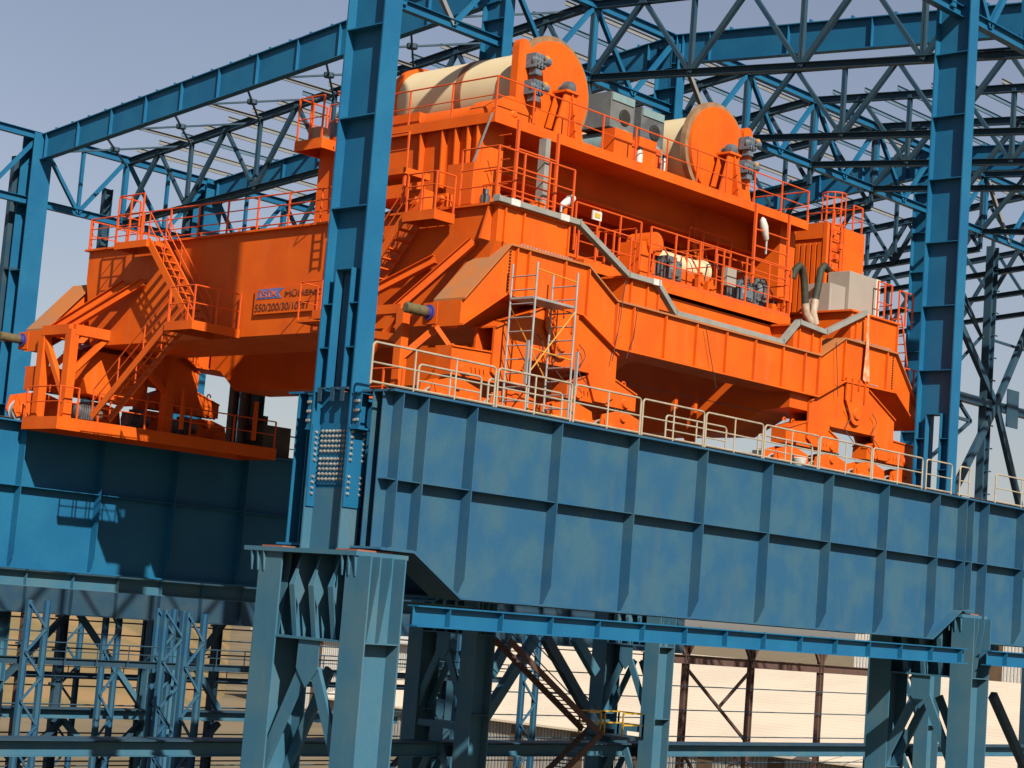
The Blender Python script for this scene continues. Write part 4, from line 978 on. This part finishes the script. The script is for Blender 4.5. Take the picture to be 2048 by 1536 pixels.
b.lathe((44.55, 43.5, 33.85), (44.55, 47.4, 33.85), [(0, .5), (.1, .6), (3.0, .6), (3.1, .5)], 30); b.box(43.9, 45.8, 46.0, 49.2, 33.72, 34.35); b.build('gear_cover', ORAN, TR, True)
b = MB(); b.box(43.7, 45.0, 49.2, 50.3, 33.73, 34.5); b.lathe((44.3, 49, 34.7), (44.3, 50.6, 34.7), [(0, .2), (.1, .32), (1.3, .32), (1.5, .2)], 14); b.build('hoist_gear', MOTB, TR)
for x, z in ((52.6, 35.0), (54.35, 34.85)):
    b = MB(); b.lathe((x, 44.3, z), (x, 46.6, z), [(0, .4), (.06, .62), (.5, .66), (2.0, .66), (2.2, .5)], 28); mo = b.build('hoist_motor', TEMO, TR, True)
    f = MB(); f.box(x-.75, x+.6, 44.5, 46.0, z+.62, z+1.9); f.build('fan_box', MOTR if x > 53 else mat('grey_fan_box', (.16, .17, .17), (.2, .21, .2), None, 2, rough=.5), mo)
    f = MB(); f.box(x-.7, x+.55, 44.46, 44.498, z+1.6, z+1.88); f.build('fan_lid', TEMO, mo)
    f = MB(); f.lathe((x+.05, 44.44, z+1.1), (x+.05, 44.6, z+1.1), [(0, .22), (.02, .3), (.06, .3)], 20); f.build('fan_grille', BLAC, mo)
    MB().box(x-.8, x+.8, 44.4, 46.6, tzd, z-.5).build('motor_base', ORAN, mo)
for x0 in (49.9, 51.25):
    b = MB(); b.box(x0, x0+.95, 42.55, 43.1, tzd, tzd+1.15); b.k = 1
    b.box(x0+1.0, x0+1.3, 42.6, 43.05, tzd, tzd+.95); b.build('hoist_cabinet', [ORAN, ORRL], TR)
for x, lab in ((51.0, 'left white fire extinguisher standing by the orange cabinet on the trolley'), (52.35, 'right white fire extinguisher standing by the orange cabinet on the trolley')):
    b = MB(); b.lathe((x, 42.3, tzd+.01), (x, 42.3, tzd+2), [(0, .11), (.45, .12), (.52, .09), (.58, .04)], 14); b.k = 1; b.box(x-.05, x+.07, 42.26, 42.34, tzd+.56, tzd+.7)
    tag(b.build('fire_extinguisher', [WHIT, BLAC], smooth=True), lab, 'extinguisher', 'fire extinguishers')
# access posts between trolley and girder end
for x in (43.55, 45.45, 56.35, 58.45): MB().bar((x, 41.1, 30.5), (x, 41.1, 33.42), .09, .09).build('access_post', ORRL, TR)
b = MB()
for z in (31.0, 31.45, 31.9, 32.5): MB().tube([(43.55, 41.1, z), (45.45, 41.1, z)], .028, 6).build('access_rail', ORRL, TR); MB().tube([(56.35, 41.1, z), (58.45, 41.1, z)], .028, 6).build('access_rail', ORRL, TR)
for z in (31.0, 31.45, 31.9): b.tube([(43.55, 41.1, z), (43.55, 42.6, z)], .028, 6)
b.build('access_rail', ORRL, TR); b = MB()
for k in range(6): b.tube([(43.55, 41.4, 31+k*.4), (43.55, 41.9, 31+k*.4)], .02, 5)
b.build('ladder_rung', ORRL, TR)
b = MB(); b.bar((45.15, 41.4, 30.9), (45.15, 41.4, 33.2), .3, .22); b.bar((43.6, 41.5, 30.72), (45.2, 41.5, 30.85), .22, .3); b.build('cable_duct', TRAY, TR)
MB().bar((43.3, 42.05, 33.7), (43.3, 43.3, 30.9), .05, .05).build('conduit', GALV, TR)

# ------------------------------------------------------------------ guard rails on the front girder
def guard(x0, x1, y, lab, z=23.67, h=1.1, m=RAIL, posts=1, name='guard_rail', group='guard rail panels on the runway girders'):
    t = thing(name, ((x0+x1)/2, y, z), lab, 'railing', group); r = .12
    pts = [(x0, y, z), (x0, y, z+h-r)]+[(x0+r-r*math.cos(a), y, z+h-r+r*math.sin(a)) for a in (.4, .8, 1.2)]+[(x0+r, y, z+h), (x1-r, y, z+h)]+[(x1-r+r*math.sin(a), y, z+h-r+r*math.cos(a)) for a in (.4, .8, 1.2)]+[(x1, y, z+h-r), (x1, y, z)]
    MB().tube(pts, .032, 7).build('frame', m, t)
    MB().tube([(x0, y, z+h*.52), (x1, y, z+h*.52)], .024, 6).build('mid_rail', m, t)
    for i in range(posts):
        x = x0+(x1-x0)*(i+1)/(posts+1); MB().tube([(x, y, z), (x, y, z+h)], .028, 6).build('post', m, t)
    MB().tube([(x0, y, z+.06), (x1, y, z+.06)], .03, 6).build('toe_rail', m, t)
    return t
xsr = [33.5, 38.08, 38.18, 41.25, 41.38, 44.37, 44.47, 47.47, 47.57, 50.58, 50.68, 53.72, 53.82, 56.95, 57.05, 60.3]
names = ['leftmost', 'second', 'third', 'fourth', 'fifth', 'sixth', 'seventh', 'eighth']
for i in range(8):
    guard(xsr[2*i]*1.0236, xsr[2*i+1]*1.0236, 36.92, '%s pale guard rail panel on the front girder' % names[i] + (', counted from the left' if i else ''), posts=2 if i == 0 else 1)
guard(62.0, 63.8, 36.92, 'short rounded guard rail panel just left of the right hand column foot', posts=0)
guard(64.4, 65.1, 36.92, 'narrow guard rail hoop beside the right hand column foot', posts=0)
guard(67.1, 71.2, 36.92, 'rusty pale guard rail panel right of the right hand column', posts=1)
guard(71.3, 75.6, 36.92, 'rusty pale guard rail panel at the right edge of the photo', posts=1)
for i, (x0, x1) in enumerate(((36.2, 38.7), (39.0, 42.2), (52.2, 55.4), (47.2, 50.4))):
    guard(x0+.9, x1+.9, 38.05, ['inner guard rail panel by the left wheels', 'inner guard rail panel at the foot of the scaffold', 'inner guard rail panel before the right wheels', 'inner guard rail panel below the dark underside of the crane'][i], h=.95)
for i, (x0, x1) in enumerate(((22, 30), (30.1, 38.2), (52.5, 58.5))):
    guard(x0, x1, 62.9, ['far runway guard rail at the left edge', 'far runway guard rail beside the far wheels', 'far runway guard rail left of the front column'][i], posts=3)
b = MB(); b.lathe((54.3, 37.2, 23.66), (54.3, 37.2, 25), [(0, .2), (.02, .22), (.26, .26), (.28, .27), (.3, .25)], 20)
tag(b.build('bucket', WHIT, smooth=True), 'white plastic bucket standing on the front girder behind the railing', 'bucket')
b = MB(); b.box(51.45, 52.9, 61.5, 62.7, 23.66, 24.95); b.box(51.7, 51.95, 61.9, 62.2, 24.95, 25.35); b.box(51.2, 51.45, 61.9, 62.3, 24.3, 24.6)
tag(b.build('buffer_stop', CONC), 'dark concrete grey buffer stop on the far runway left of the front column', 'buffer stop')
for x, y in ((49.6, 66), (48.0, 66)): pass
# ------------------------------------------------------------------ scaffold tower
SC = thing('scaffold_tower', (43.6, 39.2, 23.55), 'silver aluminium scaffold tower with yellow braces leaning near the left wheels', 'scaffold')
for x in (42.35, 44.2):
    for y in (38.75, 39.75):
        MB().tube([(x, y, 23.55), (x, y, 28.5)], .035, 8).build('upright', GALV, SC)
    b = MB(); z = 23.9
    while z < 28.4: b.tube([(x, 38.75, z), (x, 39.75, z)], .024, 6); z += .42
    b.build('rung', GALV, SC)
b = MB(); b.box(42.3, 44.25, 38.78, 39.72, 27.4, 27.47); b.build('platform', GALV, SC)
for p, q in (((42.35, 38.75, 25.2), (44.2, 38.75, 27.3)), ((42.35, 39.75, 25.3), (44.2, 39.75, 25.3)), ((42.35, 38.75, 25.9), (44.2, 38.75, 25.8)), ((42.35, 38.75, 28.3), (44.2, 38.75, 28.2)), ((42.35, 38.75, 24.1), (44.2, 38.75, 24.0)), ((42.35, 39.75, 27.2), (44.2, 39.75, 25.2))):
    MB().tube([p, q], .022, 6).build('brace', YELB, SC)
for x in (42.15, 44.4):
    for y in (38.72,): MB().bar((x, y, 24.8), (x, y, 26.1), .1, .06).build('outrigger', GALV, SC)
# ------------------------------------------------------------------ stair and yellow landing below
ST = thing('access_stair', (70, 60, 8), 'long dark open stair sloping down to the yellow railed landing', 'stair')
p0 = P(1020, 1282, 'y', 60.3); p1 = P(1195, 1462, 'y', 60.3); side = V((0, .95, 0))
for k in (0, 1): MB().bar(p0+side*k, p1+side*k, .07, .3).build('stringer', RUST, ST)
for i in range(22):
    c = lerp(p0, p1, (i+.5)/22); MB().box(c.x-.12, c.x+.12, c.y, c.y+.95, c.z-.02, c.z+.02).build('step', RUST, ST)
for k in (0, 1): MB().tube([p0+side*k+V((0, 0, 1)), p1+side*k+V((0, 0, 1))], .03, 6).build('handrail', STEL, ST)
p2 = P(1205, 1465, 'y', 60.3); p3 = P(1110, 1560, 'y', 60.3)
for k in (0, 1): MB().bar(p2+side*k, p3+side*k, .07, .3).build('stringer', RUST, ST)
for i in range(14):
    c = lerp(p2, p3, (i+.5)/14); MB().box(c.x-.12, c.x+.12, c.y, c.y+.95, c.z-.02, c.z+.02).build('step', TEAL, ST)
LD = thing('landing', (74, 60, 12), 'small landing with bright yellow guard rails beside a laced column', 'landing')
a = P(1222, 1470, 'y', 59.9); c = P(1287, 1478, 'y', 59.9); zl = (a.z+c.z)/2
MB().box(a.x, c.x, 59.9, 61.6, zl-.16, zl).build('deck', STEL, LD)
b = MB()
def yr(p, q):
    p = V(p); q = V(q)
    for t_ in (0, 1): b.bar(lerp(p, q, t_), lerp(p, q, t_)+V((0, 0, 1.1)), .07, .07)
    for h in (.55, 1.1): b.bar(p+V((0, 0, h)), q+V((0, 0, h)), .07, .07)
yr((a.x+.9, 59.95, zl), (c.x-.05, 59.95, zl)); yr((c.x-.05, 59.95, zl), (c.x-.05, 61.5, zl)); yr((a.x-.5, 61.5, zl), (c.x-.05, 61.5, zl)); yr((a.x, 60.6, zl), (a.x+.3, 60.6, zl)); b.bar((a.x-.9, 60.6, zl+1.1), (a.x+.3, 60.6, zl+1.1), .07, .07)
b.build('guard_rail', YELL, LD)
# big raking braces in the middle row, sunlit and shaded looks put in with pale and dark colour
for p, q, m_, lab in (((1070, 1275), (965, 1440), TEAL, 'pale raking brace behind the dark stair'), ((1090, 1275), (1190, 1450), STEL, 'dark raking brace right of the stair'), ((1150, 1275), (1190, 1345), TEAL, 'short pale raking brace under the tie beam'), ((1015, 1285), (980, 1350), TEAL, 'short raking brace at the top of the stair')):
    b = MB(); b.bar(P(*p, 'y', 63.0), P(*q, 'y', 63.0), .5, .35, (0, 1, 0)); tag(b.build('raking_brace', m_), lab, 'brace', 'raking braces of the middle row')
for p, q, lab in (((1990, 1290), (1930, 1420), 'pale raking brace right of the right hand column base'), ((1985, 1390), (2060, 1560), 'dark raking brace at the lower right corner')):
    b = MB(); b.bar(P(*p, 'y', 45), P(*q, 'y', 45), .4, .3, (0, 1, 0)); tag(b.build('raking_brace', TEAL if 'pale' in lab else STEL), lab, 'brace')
